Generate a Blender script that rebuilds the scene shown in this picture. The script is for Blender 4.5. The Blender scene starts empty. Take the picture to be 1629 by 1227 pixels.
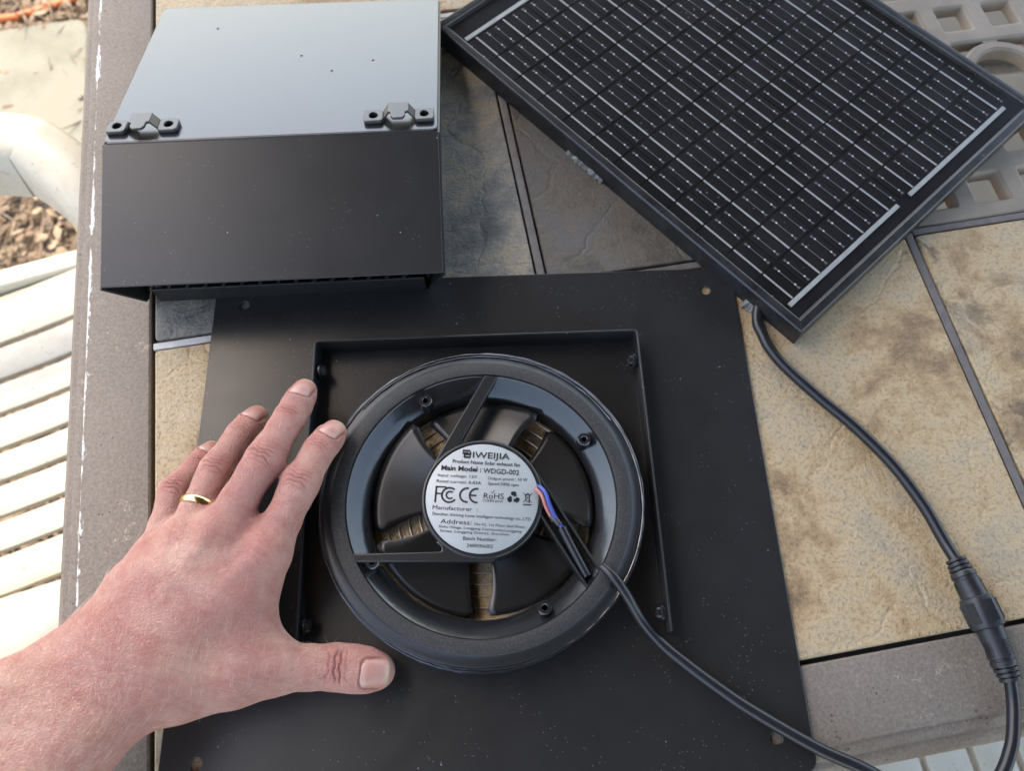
import bpy, bmesh, math, random
import numpy as np
from mathutils import Vector, Matrix
rad = math.radians
rnd = random.Random(7)
sc = bpy.context.scene
col = sc.collection

# ------------------------------------------------------------------ camera
# table top is z = 0, x runs along the table to the right, y away from the viewer (metres)
cam_d = bpy.data.cameras.new('camera')
cam = bpy.data.objects.new('camera', cam_d); col.objects.link(cam)
RIGHT = Vector((0.9849, -0.1732, 0.0031)); DOWN = Vector((-0.1575, -0.9025, -0.4009)); FWD = Vector((0.0722, 0.3943, -0.9161))
cm = Matrix((RIGHT, -DOWN, -FWD)).transposed().to_4x4()
cm.translation = Vector((-0.0061, -0.1329, 0.4743))
cam.matrix_world = cm
cam_d.sensor_width = 36.0; cam_d.lens = 36.0 * 1280.0 / 1629.0
cam_d.clip_start = 0.02; cam_d.clip_end = 400
cam_d.dof.use_dof = True; cam_d.dof.focus_distance = 0.47; cam_d.dof.aperture_fstop = 9.0
sc.camera = cam

# ------------------------------------------------------------------ sky, sun, exposure
SUN_EL, SUN_AZ = rad(60), rad(-22)
w = bpy.data.worlds.new('World'); sc.world = w; w.use_nodes = True
nt = w.node_tree; nt.nodes.clear()
wo = nt.nodes.new('ShaderNodeOutputWorld'); bg = nt.nodes.new('ShaderNodeBackground'); sk = nt.nodes.new('ShaderNodeTexSky')
sk.sky_type = 'NISHITA'; sk.sun_disc = False; sk.sun_elevation = SUN_EL; sk.sun_rotation = SUN_AZ
sk.air_density = 1.0; sk.dust_density = 2.1; sk.ozone_density = 1.0
bg.inputs['Strength'].default_value = 0.15
nt.links.new(sk.outputs[0], bg.inputs[0]); nt.links.new(bg.outputs[0], wo.inputs[0])
sl = bpy.data.lights.new('sun', 'SUN'); sl.energy = 0.5; sl.angle = rad(2); sl.color = (1.0, 0.95, 0.86)
so = bpy.data.objects.new('sun', sl); col.objects.link(so)
sd = Vector((math.sin(SUN_AZ) * math.cos(SUN_EL), math.cos(SUN_AZ) * math.cos(SUN_EL), math.sin(SUN_EL)))
so.rotation_euler = sd.to_track_quat('Z', 'Y').to_euler(); so.location = sd * 6
vs = sc.view_settings
vs.view_transform = 'Standard'; vs.look = 'None'; vs.gamma = 1.0; vs.use_curve_mapping = False
vs.exposure = 2.5
vs.use_white_balance = True; vs.white_balance_temperature = 7600; vs.white_balance_tint = 10
sc.cycles.use_denoising = True
sc.cycles.max_bounces = 8; sc.cycles.diffuse_bounces = 4; sc.cycles.glossy_bounces = 4
sc.cycles.caustics_reflective = False; sc.cycles.caustics_refractive = False

# ------------------------------------------------------------------ node helpers
class NT:
    def __init__(s, name):
        s.m = bpy.data.materials.new(name); s.m.use_nodes = True
        s.t = s.m.node_tree; s.b = s.t.nodes['Principled BSDF']; s.out = s.t.nodes['Material Output']
    def n(s, kind, **kw):
        nd = s.t.nodes.new('ShaderNode' + kind)
        for k, v in kw.items():
            if k[:2] == 'i_':
                nd.inputs[k[2:].replace('_', ' ')].default_value = v
            else: setattr(nd, k, v)
        return nd
    def l(s, a, b): s.t.links.new(a, b)
    def coord(s, kind='Object', scale=None):
        tc = s.n('TexCoord')
        o = tc.outputs[kind]
        if scale is not None:
            mp = s.n('Mapping'); mp.inputs['Scale'].default_value = scale; s.l(o, mp.inputs[0]); o = mp.outputs[0]
        return o
    def noise(s, vec, scale, detail=4, rough=0.55, dist=0.0, off=None):
        if off is not None:
            mp = s.n('Mapping'); mp.inputs['Location'].default_value = off; s.l(vec, mp.inputs[0]); vec = mp.outputs[0]
        nd = s.n('TexNoise'); nd.inputs['Scale'].default_value = scale; nd.inputs['Detail'].default_value = detail
        nd.inputs['Roughness'].default_value = rough; nd.inputs['Distortion'].default_value = dist
        s.l(vec, nd.inputs['Vector']); return nd.outputs['Fac']
    def ramp(s, fac, stops):
        r = s.n('ValToRGB'); e = r.color_ramp.elements
        while len(e) > 1: e.remove(e[-1])
        for i, (p, c) in enumerate(stops):
            x = e[0] if i == 0 else e.new(p)
            x.position = p; x.color = (c, c, c, 1) if not hasattr(c, '__len__') else (*c[:3], 1)
        s.l(fac, r.inputs[0]); return r.outputs['Color']
    def mix(s, fac, a, b, mode='MIX'):
        m = s.n('Mix', data_type='RGBA', blend_type=mode)
        for sock, v in ((m.inputs['Factor'], fac), (m.inputs['A'], a), (m.inputs['B'], b)):
            if hasattr(v, 'is_output') or isinstance(v, bpy.types.NodeSocket): s.l(v, sock)
            elif hasattr(v, '__len__'): sock.default_value = (*v[:3], 1)
            else: sock.default_value = v
        return [o for o in m.outputs if o.type == 'RGBA'][0]
    def math(s, op, a, b=0.5, c=0.0):
        m = s.n('Math', operation=op)
        for i, v in enumerate((a, b, c)):
            if isinstance(v, bpy.types.NodeSocket): s.l(v, m.inputs[i])
            else: m.inputs[i].default_value = v
        return m.outputs[0]
    def bump(s, h, strength=0.3, dist=0.001, normal=None):
        b = s.n('Bump'); b.inputs['Strength'].default_value = strength; b.inputs['Distance'].default_value = dist
        s.l(h, b.inputs['Height'])
        if normal is not None: s.l(normal, b.inputs['Normal'])
        s.l(b.outputs[0], s.b.inputs['Normal']); return b.outputs[0]
    def set(s, **kw):
        for k, v in kw.items():
            sock = s.b.inputs[k.replace('_', ' ')]
            if isinstance(v, bpy.types.NodeSocket): s.l(v, sock)
            elif hasattr(v, '__len__') and len(v) == 3: sock.default_value = (*v, 1)
            else: sock.default_value = v
        return s.m

def simple(name, c, rough=0.5, metal=0.0, spec=0.5, var=0.0, scale=200, bump=0.0):
    n = NT(name)
    n.set(Roughness=rough, Metallic=metal); n.b.inputs['Specular IOR Level'].default_value = spec
    if var or bump:
        v = n.coord(); f = n.noise(v, scale, 5)
        d = tuple(x * (1 - var) for x in c); u = tuple(min(1, x * (1 + var)) for x in c)
        n.set(Base_Color=n.mix(f, d, u))
        if bump: n.bump(f, bump, 0.0006)
    else: n.set(Base_Color=c)
    return n.m

def black_paint(name, base, rough, speck=0.62, dust=0.02, spec=0.5, smudge=0.07):
    speck -= 0.05
    """satin black powder coat with settled dust flecks and faint smudges"""
    n = NT(name); v = n.coord()
    big = n.noise(v, 9, 3); sm = n.noise(v, 55, 5, 0.65)
    vo = n.n('TexVoronoi', feature='F1'); vo.inputs['Scale'].default_value = 150; n.l(v, vo.inputs['Vector'])
    thr = n.n('TexWhiteNoise', noise_dimensions='3D'); n.l(vo.outputs['Position'], thr.inputs['Vector'])
    cl = n.noise(v, 26, 3, 0.6)
    gate = n.math('MULTIPLY', n.math('GREATER_THAN', thr.outputs['Value'], 0.35), n.math('GREATER_THAN', cl, speck - 0.16))
    size = n.math('MULTIPLY', n.math('POWER', thr.outputs['Value'], 5.0), 0.075)
    fl = n.math('MULTIPLY', n.math('LESS_THAN', vo.outputs['Distance'], size), gate)
    vo2 = n.n('TexVoronoi', feature='F1'); vo2.inputs['Scale'].default_value = 420; n.l(v, vo2.inputs['Vector'])
    fine = n.math('MULTIPLY', n.math('LESS_THAN', vo2.outputs['Distance'], 0.13), n.math('GREATER_THAN', n.noise(v, 38, 4, 0.7), speck))
    dirt = n.math('MULTIPLY', n.math('MAXIMUM', fl, n.math('MULTIPLY', fine, 0.45)), 0.75)
    dd = tuple(b + dust for b in base)
    c = n.mix(n.ramp(sm, [(0.35, 0), (0.75, 1)]), base, dd)
    c = n.mix(dirt, c, (0.42, 0.41, 0.39))
    r = n.math('ADD', n.math('MULTIPLY', n.ramp(n.noise(v, 22, 6, 0.7, 1.5), [(0.35, 0), (0.7, 1)]), smudge), rough - smudge / 2)
    r = n.math('ADD', r, n.math('MULTIPLY', dirt, 0.5))
    n.set(Base_Color=c, Roughness=r)
    n.b.inputs['Specular IOR Level'].default_value = spec
    n.bump(n.noise(v, 1500, 2), 0.06, 0.0003)
    return n.m

def tile_mat(name, stops, seed, dark=None, fine=1.0):
    n = NT(name); v = n.coord(); o = (seed * 3.1, seed * 1.7, seed * 0.9)
    a = n.noise(v, 9, 6, 0.6, 0.6, o)
    b = n.noise(v, 55, 8, 0.7, 0.2, o); g = n.noise(v, 420, 4, 0.7)
    m = n.math('ADD', n.math('MULTIPLY', a, 0.62), n.math('MULTIPLY', b, 0.38))
    m = n.math('MULTIPLY_ADD', m, 1.4, -0.2)
    c = n.ramp(m, stops)
    c = n.mix(n.math('MULTIPLY', n.ramp(g, [(0.50, 0), (0.64, 1)]), 0.42 * fine), c, (0.10, 0.06, 0.03))
    vo = n.n('TexVoronoi', feature='F1'); vo.inputs['Scale'].default_value = 260; n.l(v, vo.inputs['Vector'])
    sp = n.math('MULTIPLY', n.math('LESS_THAN', vo.outputs['Distance'], 0.16), n.math('GREATER_THAN', n.noise(v, 40, 3, 0.5, 0, (4, seed, 2)), 0.60))
    c = n.mix(n.math('MULTIPLY', sp, 0.6), c, (0.09, 0.06, 0.04))
    if dark:
        k = n.noise(v, 26, 8, 0.75, 0.4, (seed, 5, 1)); k2 = n.noise(v, 7, 2, 0.5, 0, (2, seed, 8))
        kk = n.math('MULTIPLY', n.ramp(k, [(0.50, 0), (0.60, 1)]), n.ramp(k2, [(dark[1] - 0.06, 0), (dark[1] + 0.06, 1)]))
        c = n.mix(n.math('MULTIPLY', kk, 0.85), c, dark[0])
    n.set(Base_Color=c, Roughness=n.math('ADD', n.math('MULTIPLY', b, 0.3), 0.42))
    cr = n.n('TexVoronoi', feature='DISTANCE_TO_EDGE'); cr.inputs['Scale'].default_value = 13
    wv = n.n('TexNoise'); wv.inputs['Scale'].default_value = 22; wv.inputs['Detail'].default_value = 5; n.l(v, wv.inputs['Vector'])
    mx = n.n('VectorMath', operation='MULTIPLY_ADD'); mx.inputs[1].default_value = (0.05, 0.05, 0.05); n.l(wv.outputs['Color'], mx.inputs[0]); n.l(v, mx.inputs[2])
    n.l(mx.outputs[0], cr.inputs['Vector'])
    ledge = n.ramp(cr.outputs['Distance'], [(0.0, 0), (0.03, 1)])
    mid = n.noise(v, 150, 6, 0.7)
    h = n.math('ADD', n.math('ADD', n.math('MULTIPLY', b, 0.7), n.math('MULTIPLY', mid, 0.55)), n.math('MULTIPLY', g, 0.35))
    h = n.math('ADD', h, n.math('MULTIPLY', ledge, 0.22)); h = n.math('ADD', h, n.math('MULTIPLY', a, 1.5))
    n.bump(h, 1.0, 0.0024)
    return n.m

# ------------------------------------------------------------------ mesh helpers
class MB:
    def __init__(s): s.v = []; s.f = []
    def add(s, V, F):
        k = len(s.v); s.v += [tuple(p) for p in V]; s.f += [tuple(i + k for i in q) for q in F]; return s
    def box(s, x0, x1, y0, y1, z0, z1, M=None):
        V = [Vector(p) for p in ((x0,y0,z0),(x1,y0,z0),(x1,y1,z0),(x0,y1,z0),(x0,y0,z1),(x1,y0,z1),(x1,y1,z1),(x0,y1,z1))]
        if M is not None: V = [M @ p for p in V]
        return s.add(V, [(3,2,1,0),(4,5,6,7),(0,1,5,4),(1,2,6,5),(2,3,7,6),(3,0,4,7)])
    def lathe(s, prof, n=64, c=(0, 0), a0=0.0, a1=None, jit=None):
        full = a1 is None; a1 = 2 * math.pi if full else a1
        m = n if full else n + 1
        V = []
        for i in range(m):
            a = a0 + (a1 - a0) * i / n
            for j, (r, z) in enumerate(prof):
                if jit: dr, dz = jit(a, j); r += dr; z += dz
                V.append((c[0] + r * math.cos(a), c[1] + r * math.sin(a), z))
        k = len(prof); F = []
        for i in range(n):
            b = ((i + 1) % m)
            for j in range(k - 1): F.append((i*k+j, b*k+j, b*k+j+1, i*k+j+1))
        return s.add(V, F)
    def tube(s, pts, r, n=12, cap=True):
        pts = [Vector(p) for p in pts]; N = len(pts); V = []; F = []
        rr = r if hasattr(r, '__len__') else [r] * N
        t0 = (pts[1] - pts[0]).normalized(); up = Vector((0, 0, 1)) if abs(t0.z) < 0.9 else Vector((1, 0, 0))
        nrm = (up - t0 * up.dot(t0)).normalized()
        for i, p in enumerate(pts):
            t = (pts[min(i+1, N-1)] - pts[max(i-1, 0)]).normalized()
            nrm = (nrm - t * nrm.dot(t)).normalized(); bn = t.cross(nrm)
            for j in range(n):
                a = 2 * math.pi * j / n
                V.append(p + (nrm * math.cos(a) + bn * math.sin(a)) * rr[i])
        for i in range(N - 1):
            for j in range(n):
                k = (j + 1) % n; F.append((i*n+j, i*n+k, (i+1)*n+k, (i+1)*n+j))
        if cap: F.append(tuple(range(n - 1, -1, -1))); F.append(tuple((N-1)*n + j for j in range(n)))
        return s.add(V, F)
    def sweep(s, pts, prof, cap=True):
        """profile (side, up) swept along a path with world-up framing"""
        pts = [Vector(p) for p in pts]; N = len(pts); k = len(prof); V = []; F = []
        for i, p in enumerate(pts):
            t = (pts[min(i+1, N-1)] - pts[max(i-1, 0)]).normalized()
            sd = t.cross(Vector((0, 0, 1))).normalized(); up = sd.cross(t)
            V += [p + sd * a + up * b for a, b in prof]
        for i in range(N - 1):
            for j in range(k):
                q = (j + 1) % k; F.append((i*k+j, i*k+q, (i+1)*k+q, (i+1)*k+j))
        if cap: F.append(tuple(range(k))); F.append(tuple((N-1)*k + j for j in reversed(range(k))))
        return s.add(V, F)
    def build(s, name, mat, parent=None, smooth=False, bevel=0.0, seg=2, loc=None, angle=40):
        me = bpy.data.meshes.new(name); me.from_pydata(s.v, [], s.f)
        bm = bmesh.new(); bm.from_mesh(me); bmesh.ops.recalc_face_normals(bm, faces=bm.faces); bm.to_mesh(me); bm.free()
        return mk(name, me, mat, parent, smooth, bevel, seg, loc, angle)

def mk(name, me, mat, parent=None, smooth=False, bevel=0.0, seg=2, loc=None, angle=40):
    o = bpy.data.objects.new(name, me); col.objects.link(o)
    if mat is not None: me.materials.clear(); me.materials.append(mat)
    if parent is not None: o.parent = parent
    if loc is not None: o.location = loc
    if smooth or bevel:
        me.polygons.foreach_set('use_smooth', [True] * len(me.polygons))
        me.set_sharp_from_angle(angle=rad(angle))
    if bevel:
        b = o.modifiers.new('bevel', 'BEVEL'); b.width = bevel; b.segments = seg; b.limit_method = 'ANGLE'; b.angle_limit = rad(40); b.harden_normals = False
        me.polygons.foreach_set('use_smooth', [True] * len(me.polygons))
        me.set_sharp_from_angle(angle=rad(180))
        wn = o.modifiers.new('wn', 'WEIGHTED_NORMAL'); wn.keep_sharp = True
    return o

def copy_of(o, parent, loc=None, rot=None):
    c = o.copy(); col.objects.link(c); c.parent = parent
    if loc is not None: c.location = loc
    if rot is not None: c.rotation_euler = rot
    return c

def plate2d(loops, thick, bevel=0.0, z=0.0, res=2):
    """flat sheet with holes -> mesh; top face at z + thick/2"""
    cu = bpy.data.curves.new('t', 'CURVE'); cu.dimensions = '2D'; cu.fill_mode = 'BOTH'
    cu.extrude = thick / 2 - bevel; cu.bevel_depth = bevel; cu.bevel_resolution = res; cu.offset = -bevel
    for lp in loops:
        sp = cu.splines.new('POLY'); sp.points.add(len(lp) - 1); sp.use_cyclic_u = True
        for i, p in enumerate(lp): sp.points[i].co = (p[0], p[1], 0, 1)
    o = bpy.data.objects.new('t', cu); col.objects.link(o)
    dg = bpy.context.evaluated_depsgraph_get(); me = bpy.data.meshes.new_from_object(o.evaluated_get(dg))
    bpy.data.objects.remove(o); bpy.data.curves.remove(cu)
    me.transform(Matrix.Translation((0, 0, z)))
    return me
def circ(cx, cy, r, n=32): return [(cx + r*math.cos(2*math.pi*i/n), cy + r*math.sin(2*math.pi*i/n)) for i in range(n)]
def rrect(x0, x1, y0, y1, r, n=6):
    P = []
    for cx, cy, a in ((x1-r, y1-r, 0), (x0+r, y1-r, 90), (x0+r, y0+r, 180), (x1-r, y0+r, 270)):
        for i in range(n + 1):
            t = rad(a + 90 * i / n); P.append((cx + r*math.cos(t), cy + r*math.sin(t)))
    return P
def spline(pts, n=8):
    P = [Vector(p) for p in pts]; out = []
    for i in range(len(P) - 1):
        p0, p1, p2, p3 = P[max(i-1, 0)], P[i], P[i+1], P[min(i+2, len(P)-1)]
        for k in range(n):
            t = k / n
            out.append(0.5 * ((2*p1) + (p2-p0)*t + (2*p0-5*p1+4*p2-p3)*t*t + (3*p1-p0-3*p2+p3)*t**3))
    out.append(P[-1]); return out
def empty(name, loc=(0, 0, 0), rz=0.0):
    o = bpy.data.objects.new(name, None); o.empty_display_size = 0.05; col.objects.link(o)
    o.location = loc; o.rotation_euler = (0, 0, rz); return o
def tag(o, label=None, cat=None, group=None, kind=None):
    for k, v in (('label', label), ('category', cat), ('group', group), ('kind', kind)):
        if v: o[k] = v
    return o

# ================================================================== SETTING
GZ = -0.72
n = NT('soil'); v = n.coord()
c = n.ramp(n.noise(v, 14, 9, 0.7), [(0.3, (0.12, 0.085, 0.055)), (0.5, (0.27, 0.20, 0.135)), (0.7, (0.40, 0.32, 0.23))])
n.set(Base_Color=c, Roughness=0.95); n.bump(n.noise(v, 60, 8, 0.75), 0.8, 0.01); M_SOIL = n.m
g = MB(); g.add([(-40, -40, GZ), (40, -40, GZ), (40, 40, GZ), (-40, 40, GZ)], [(0, 1, 2, 3)])
tag(g.build('ground', M_SOIL), kind='structure')

n = NT('weathered_concrete'); v = n.coord()
c = n.ramp(n.noise(v, 9, 8, 0.65, 0.3), [(0.3, (0.20, 0.185, 0.135)), (0.55, (0.28, 0.265, 0.20)), (0.72, (0.30, 0.26, 0.19))])
n.set(Base_Color=c, Roughness=0.9); n.bump(n.noise(v, 90, 6, 0.7), 0.35, 0.003); M_CONC = n.m
M_CONC2 = simple('shaded_paver', (0.15, 0.125, 0.09), 0.9, var=0.3, scale=18, bump=0.3)  # slab colour lowered to stand for the shade under the table
def slab(x0, x1, y0, y1, rot, label, mat, top=0.03, r=0.03):
    me = plate2d([rrect(-(x1-x0)/2, (x1-x0)/2, -(y1-y0)/2, (y1-y0)/2, r)], 0.06, 0.006, top - 0.03)
    o = mk('stepping_stone', me, mat, None, True, loc=((x0+x1)/2, (y0+y1)/2, GZ)); o.rotation_euler.z = rot
    return tag(o, label, 'paving stone', 'paving stones on the soil')
slab(-1.05, -0.60, 0.93, 1.30, rad(2), 'pale weathered stepping stone behind the white chair arm', M_CONC, 0.02)
slab(0.60, 1.20, 0.30, 0.86, rad(-3), 'grey paving slab seen through the lattice nearest the tiles', M_CONC2)
slab(0.62, 1.55, 0.90, 1.50, rad(-3), 'brown paving slab seen through the far side of the lattice', M_CONC2)

# leaf litter, chips and twigs on the soil
n = NT('litter'); at = n.n('Attribute', attribute_name='tone'); 
c = n.ramp(at.outputs['Fac'], [(0.0, (0.10, 0.065, 0.04)), (0.35, (0.26, 0.18, 0.11)), (0.65, (0.30, 0.21, 0.13)), (0.92, (0.40, 0.30, 0.19)), (1.0, (0.24, 0.20, 0.15))])
n.set(Base_Color=c, Roughness=0.85); M_LIT = n.m
def litter():
    V = []; F = []; T = []
    for i in range(9000):
        x = rnd.uniform(-1.0, -0.42); y = rnd.uniform(-0.3, 1.55)
        if -1.05 < x < -0.61 and 0.94 < y < 1.29 and rnd.random() < 0.93: continue
        if i > 8200: x = rnd.uniform(0.3, 1.0); y = rnd.uniform(-0.5, 0.25)
        L = rnd.uniform(0.004, 0.016); W = L * rnd.uniform(0.35, 0.9); H = rnd.uniform(0.0008, 0.0025)
        if rnd.random() < 0.22: L = rnd.uniform(0.02, 0.07); W = rnd.uniform(0.0015, 0.003); H = 0.003
        M = Matrix.Translation((x, y, GZ + rnd.uniform(0.001, 0.02))) @ Matrix.Rotation(rnd.uniform(0, 6.28), 4, 'Z') @ Matrix.Rotation(rnd.gauss(0, 0.35), 4, 'X') @ Matrix.Rotation(rnd.gauss(0, 0.3), 4, 'Y')
        k = len(V); t = rnd.random()
        p = [(-L, 0, 0), (-L*0.3, -W, 0), (L*0.8, -W*0.6, 0), (L, W*0.2, 0), (0, W, 0), (0, 0, H)]
        V += [M @ Vector(q) for q in p]; T += [t] * 6
        F += [(k+a, k+(a+1) % 5, k+5) for a in range(5)]
    me = bpy.data.meshes.new('leaf_litter'); me.from_pydata(V, [], F)
    a = me.attributes.new('tone', 'FLOAT', 'POINT'); a.data.foreach_set('value', T)
    o = mk('leaf_litter', me, M_LIT); tag(o, 'dry brown leaf litter and wood chips on the soil', 'leaf litter', kind='stuff')
litter()
M_ORANGE = simple('orange_rubber', (0.75, 0.20, 0.06), 0.5, var=0.15, scale=40)
tag(MB().tube(spline([(-1.1, 1.22, GZ+0.035), (-0.85, 1.32, GZ+0.03), (-0.752, 1.340, GZ+0.012), (-0.617, 1.378, GZ+0.012), (-0.3, 1.44, GZ+0.01)]), 0.008, 10).build('extension_cord', M_ORANGE, None, True),
    'orange cord lying on the soil at the far edge', 'cord')

# unseen roof, added and sized to shade the table (above the frame, it throws the shade and the dark reflections)
M_ROOF = simple('shade_roof_boards', (0.085, 0.078, 0.07), 0.75, var=0.35, scale=6)
roof = empty('shade_roof', (0, 0, 1.75)); tag(roof, 'unseen timber roof added to shade the table', 'roof')
X0, X1, Y0, Y1 = -0.70, 2.1, -4.0, 3.2
for i in range(20):
    y0 = Y0 + (Y1 - Y0) * i / 20
    MB().box(X0, X1, y0, y0 + (Y1 - Y0) / 20, 0 if i % 2 else 0.004, 0.02 if i % 2 else 0.024).build('roof_board', M_ROOF, roof)
for i in range(5):
    x = X0 + 0.05 + i * (X1 - X0 - 0.1) / 4
    MB().box(x - 0.02, x + 0.02, Y0, Y1, -0.10, -0.002).build('rafter', M_ROOF, roof)

# ================================================================== TABLE
table = empty('patio_table', (0, 0, 0)); tag(table, 'tile topped patio table with brown metal frame and cast lattice centre', 'table')
def rail_mat():
    n = NT('rail_paint'); v = n.coord()
    a = n.noise(v, 500, 3, 0.8); b = n.noise(v, 7, 5, 0.6); sp = n.noise(v, 900, 2, 0.5)
    c = n.ramp(b, [(0.3, (0.130, 0.098, 0.072)), (0.7, (0.205, 0.158, 0.120))])
    c = n.mix(n.math('MULTIPLY', n.ramp(a, [(0.35, 0), (0.7, 1)]), 0.55), c, (0.34, 0.285, 0.23))
    dirt = n.math('MULTIPLY', n.ramp(n.noise(v, 60, 6, 0.8), [(0.56, 0), (0.66, 1)]), n.ramp(n.noise(v, 12, 2), [(0.5, 0), (0.6, 1)]))
    c = n.mix(n.math('MULTIPLY', dirt, n.math('GREATER_THAN', sp, 0.5)), c, (0.50, 0.42, 0.28))
    dots = n.n('TexVoronoi', feature='F1'); dots.inputs['Scale'].default_value = 260; n.l(v, dots.inputs['Vector'])
    c = n.mix(n.math('MULTIPLY', n.math('LESS_THAN', dots.outputs['Distance'], n.math('MULTIPLY', n.math('SUBTRACT', n.noise(v, 45, 3), 0.42), 0.8)), 0.7), c, (0.04, 0.035, 0.03))
    # worn bare edge: chips along the outer arris of the rail
    sx = n.n('SeparateXYZ'); n.l(v, sx.inputs[0])
    band = n.math('ABSOLUTE', n.math('ADD', sx.outputs['X'], 0.2392))
    st = n.n('Mapping'); st.inputs['Scale'].default_value = (2.2, 0.5, 1); n.l(v, st.inputs[0])
    ch = n.noise(st.outputs[0], 170, 7, 0.85); chw = n.noise(v, 24, 3, 0.7)
    lim = n.math('MULTIPLY', n.math('SUBTRACT', n.math('ADD', ch, n.math('MULTIPLY', chw, 0.9)), 0.90), 0.0125)
    chip = n.math('LESS_THAN', band, lim)
    c = n.mix(chip, c, (0.72, 0.70, 0.66))
    n.set(Base_Color=c, Roughness=0.68); n.bump(a, 0.6, 0.0008)
    return n.m
M_RAIL = rail_mat()
M_BAR = simple('bar_paint', (0.16, 0.135, 0.12), 0.55, var=0.45, scale=120, bump=0.4)
M_BARW = simple('bar_worn', (0.50, 0.49, 0.46), 0.5, var=0.5, scale=90, bump=0.4)
M_CAST = simple('cast_alloy', (0.275, 0.22, 0.165), 0.6, var=0.35, scale=45, bump=0.5)
XS = [-0.1955, 0.0654, 0.3262, 0.5870]; YS = [-0.1229, 0.1397, 0.4030, 0.6660]
# rails: profile (outward, z)
prof = [(0.0, -0.030), (0.0, -0.0015), (0.0012, -0.0004), (0.0405, -0.0004), (0.0418, -0.0008), (0.0424, -0.0022), (0.0428, -0.0030), (0.0465, -0.0034),
        (0.0482, -0.0042), (0.0488, -0.0066), (0.0495, -0.0072), (0.0530, -0.0078), (0.0560, -0.0105), (0.0572, -0.0150), (0.0570, -0.030)]
def rail(axis, pos, a, b, sgn, mats, name='rail'):
    V = []; k = len(prof)
    for t in (a, b):
        ext = 0.0
        for o_, z in prof:
            # mitred ends
            tt = t - o_ if t == a else t + o_
            V.append((pos + sgn * o_, tt, z) if axis == 'y' else (tt, pos + sgn * o_, z))
    F = [(j, (j+1) % k, k + (j+1) % k, k + j) for j in range(k)] + [tuple(range(k)), tuple(range(2*k-1, k-1, -1))]
    return MB().add(V, F).build(name, mats, table, True, angle=30)
GAP = 0.0022
rail('y', XS[0] - GAP, YS[0] - GAP, YS[3] + GAP, -1, M_RAIL)
rail('x', YS[0] - GAP, XS[0] - GAP, XS[3] + GAP, -1, M_RAIL)
rail('y', XS[3] + GAP, YS[0] - GAP, YS[3] + GAP, 1, M_RAIL)
rail('x', YS[3] + GAP, XS[0] - GAP, XS[3] + GAP, 1, M_RAIL)
# cross bars between the tiles
for i in (1, 2):
    MB().box(XS[i]-0.0028, XS[i]+0.0028, YS[0]-0.001, YS[3]+0.001, -0.02, -0.0008).build('crossbar', M_BAR, table, bevel=0.0008)
for j in (1, 2):
    for i in range(3):
        MB().box(XS[i]+(0.0045 if i else -0.001), XS[i+1]-0.0045+(0.0 if i < 2 else 0.0055), YS[j]-0.0026, YS[j]+0.0026, -0.02, -0.0012).build('crossbar', M_BARW if i == 0 else M_BAR, table, bevel=0.0008)
MB().box(XS[0]-0.02, XS[2]+0.002, YS[0]-0.02, YS[3]+0.02, -0.026, -0.0205).build('tile_bed', M_BAR, table)
MB().box(XS[2]+0.002, XS[3]+0.02, YS[0]-0.02, YS[1]+0.004, -0.026, -0.0205).build('tile_bed', M_BAR, table)
# tiles
TAN = [(0.34, (0.25, 0.150, 0.074)), (0.43, (0.415, 0.262, 0.128)), (0.50, (0.525, 0.362, 0.195)), (0.56, (0.505, 0.370, 0.218)), (0.66, (0.43, 0.335, 0.220))]
SLATE = [(0.36, (0.111, 0.104, 0.088)), (0.44, (0.182, 0.172, 0.150)), (0.50, (0.260, 0.227, 0.176)), (0.56, (0.351, 0.280, 0.189)), (0.64, (0.221, 0.208, 0.182))]
DARK = [(0.36, (0.045, 0.037, 0.028)), (0.45, (0.08, 0.065, 0.05)), (0.53, (0.125, 0.10, 0.07)), (0.62, (0.115, 0.10, 0.085))]  # dark brown tile, deepened further for the shade between hood and panel
BUFF = [(0.36, (0.363, 0.248, 0.132)), (0.5, (0.517, 0.380, 0.220)), (0.62, (0.528, 0.418, 0.270))]
TM = {(0, 0): tile_mat('buff_tile', BUFF, 1), (1, 0): tile_mat('tan_tile', TAN, 2), (2, 0): tile_mat('spotted_tile', TAN, 3, ((0.12, 0.075, 0.04), 0.47)),
      (0, 1): tile_mat('slate_tile', SLATE, 4), (1, 1): tile_mat('brown_tile', DARK, 5), (0, 2): tile_mat('rust_tile', BUFF, 6, ((0.35, 0.17, 0.07), 0.5)),
      (1, 2): tile_mat('sand_tile', TAN, 7), (2, 2): tile_mat('clay_tile', TAN, 8)}
for (i, j), m in TM.items():
    xa = XS[i] + (0.0008 if i == 0 else 0.0042); xb = XS[i+1] - 0.0042
    ya = YS[j] + (0.0006 if j == 0 else 0.0040); yb = YS[j+1] - 0.0040
    hx, hy = (xb - xa)/2, (yb - ya)/2
    me = plate2d([rrect(-hx, hx, -hy, hy, 0.002, 3)], 0.010, 0.0010, -0.005)
    mk('tile', me, m, table, True, loc=((xa+xb)/2, (ya+yb)/2, 0.0))
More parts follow.
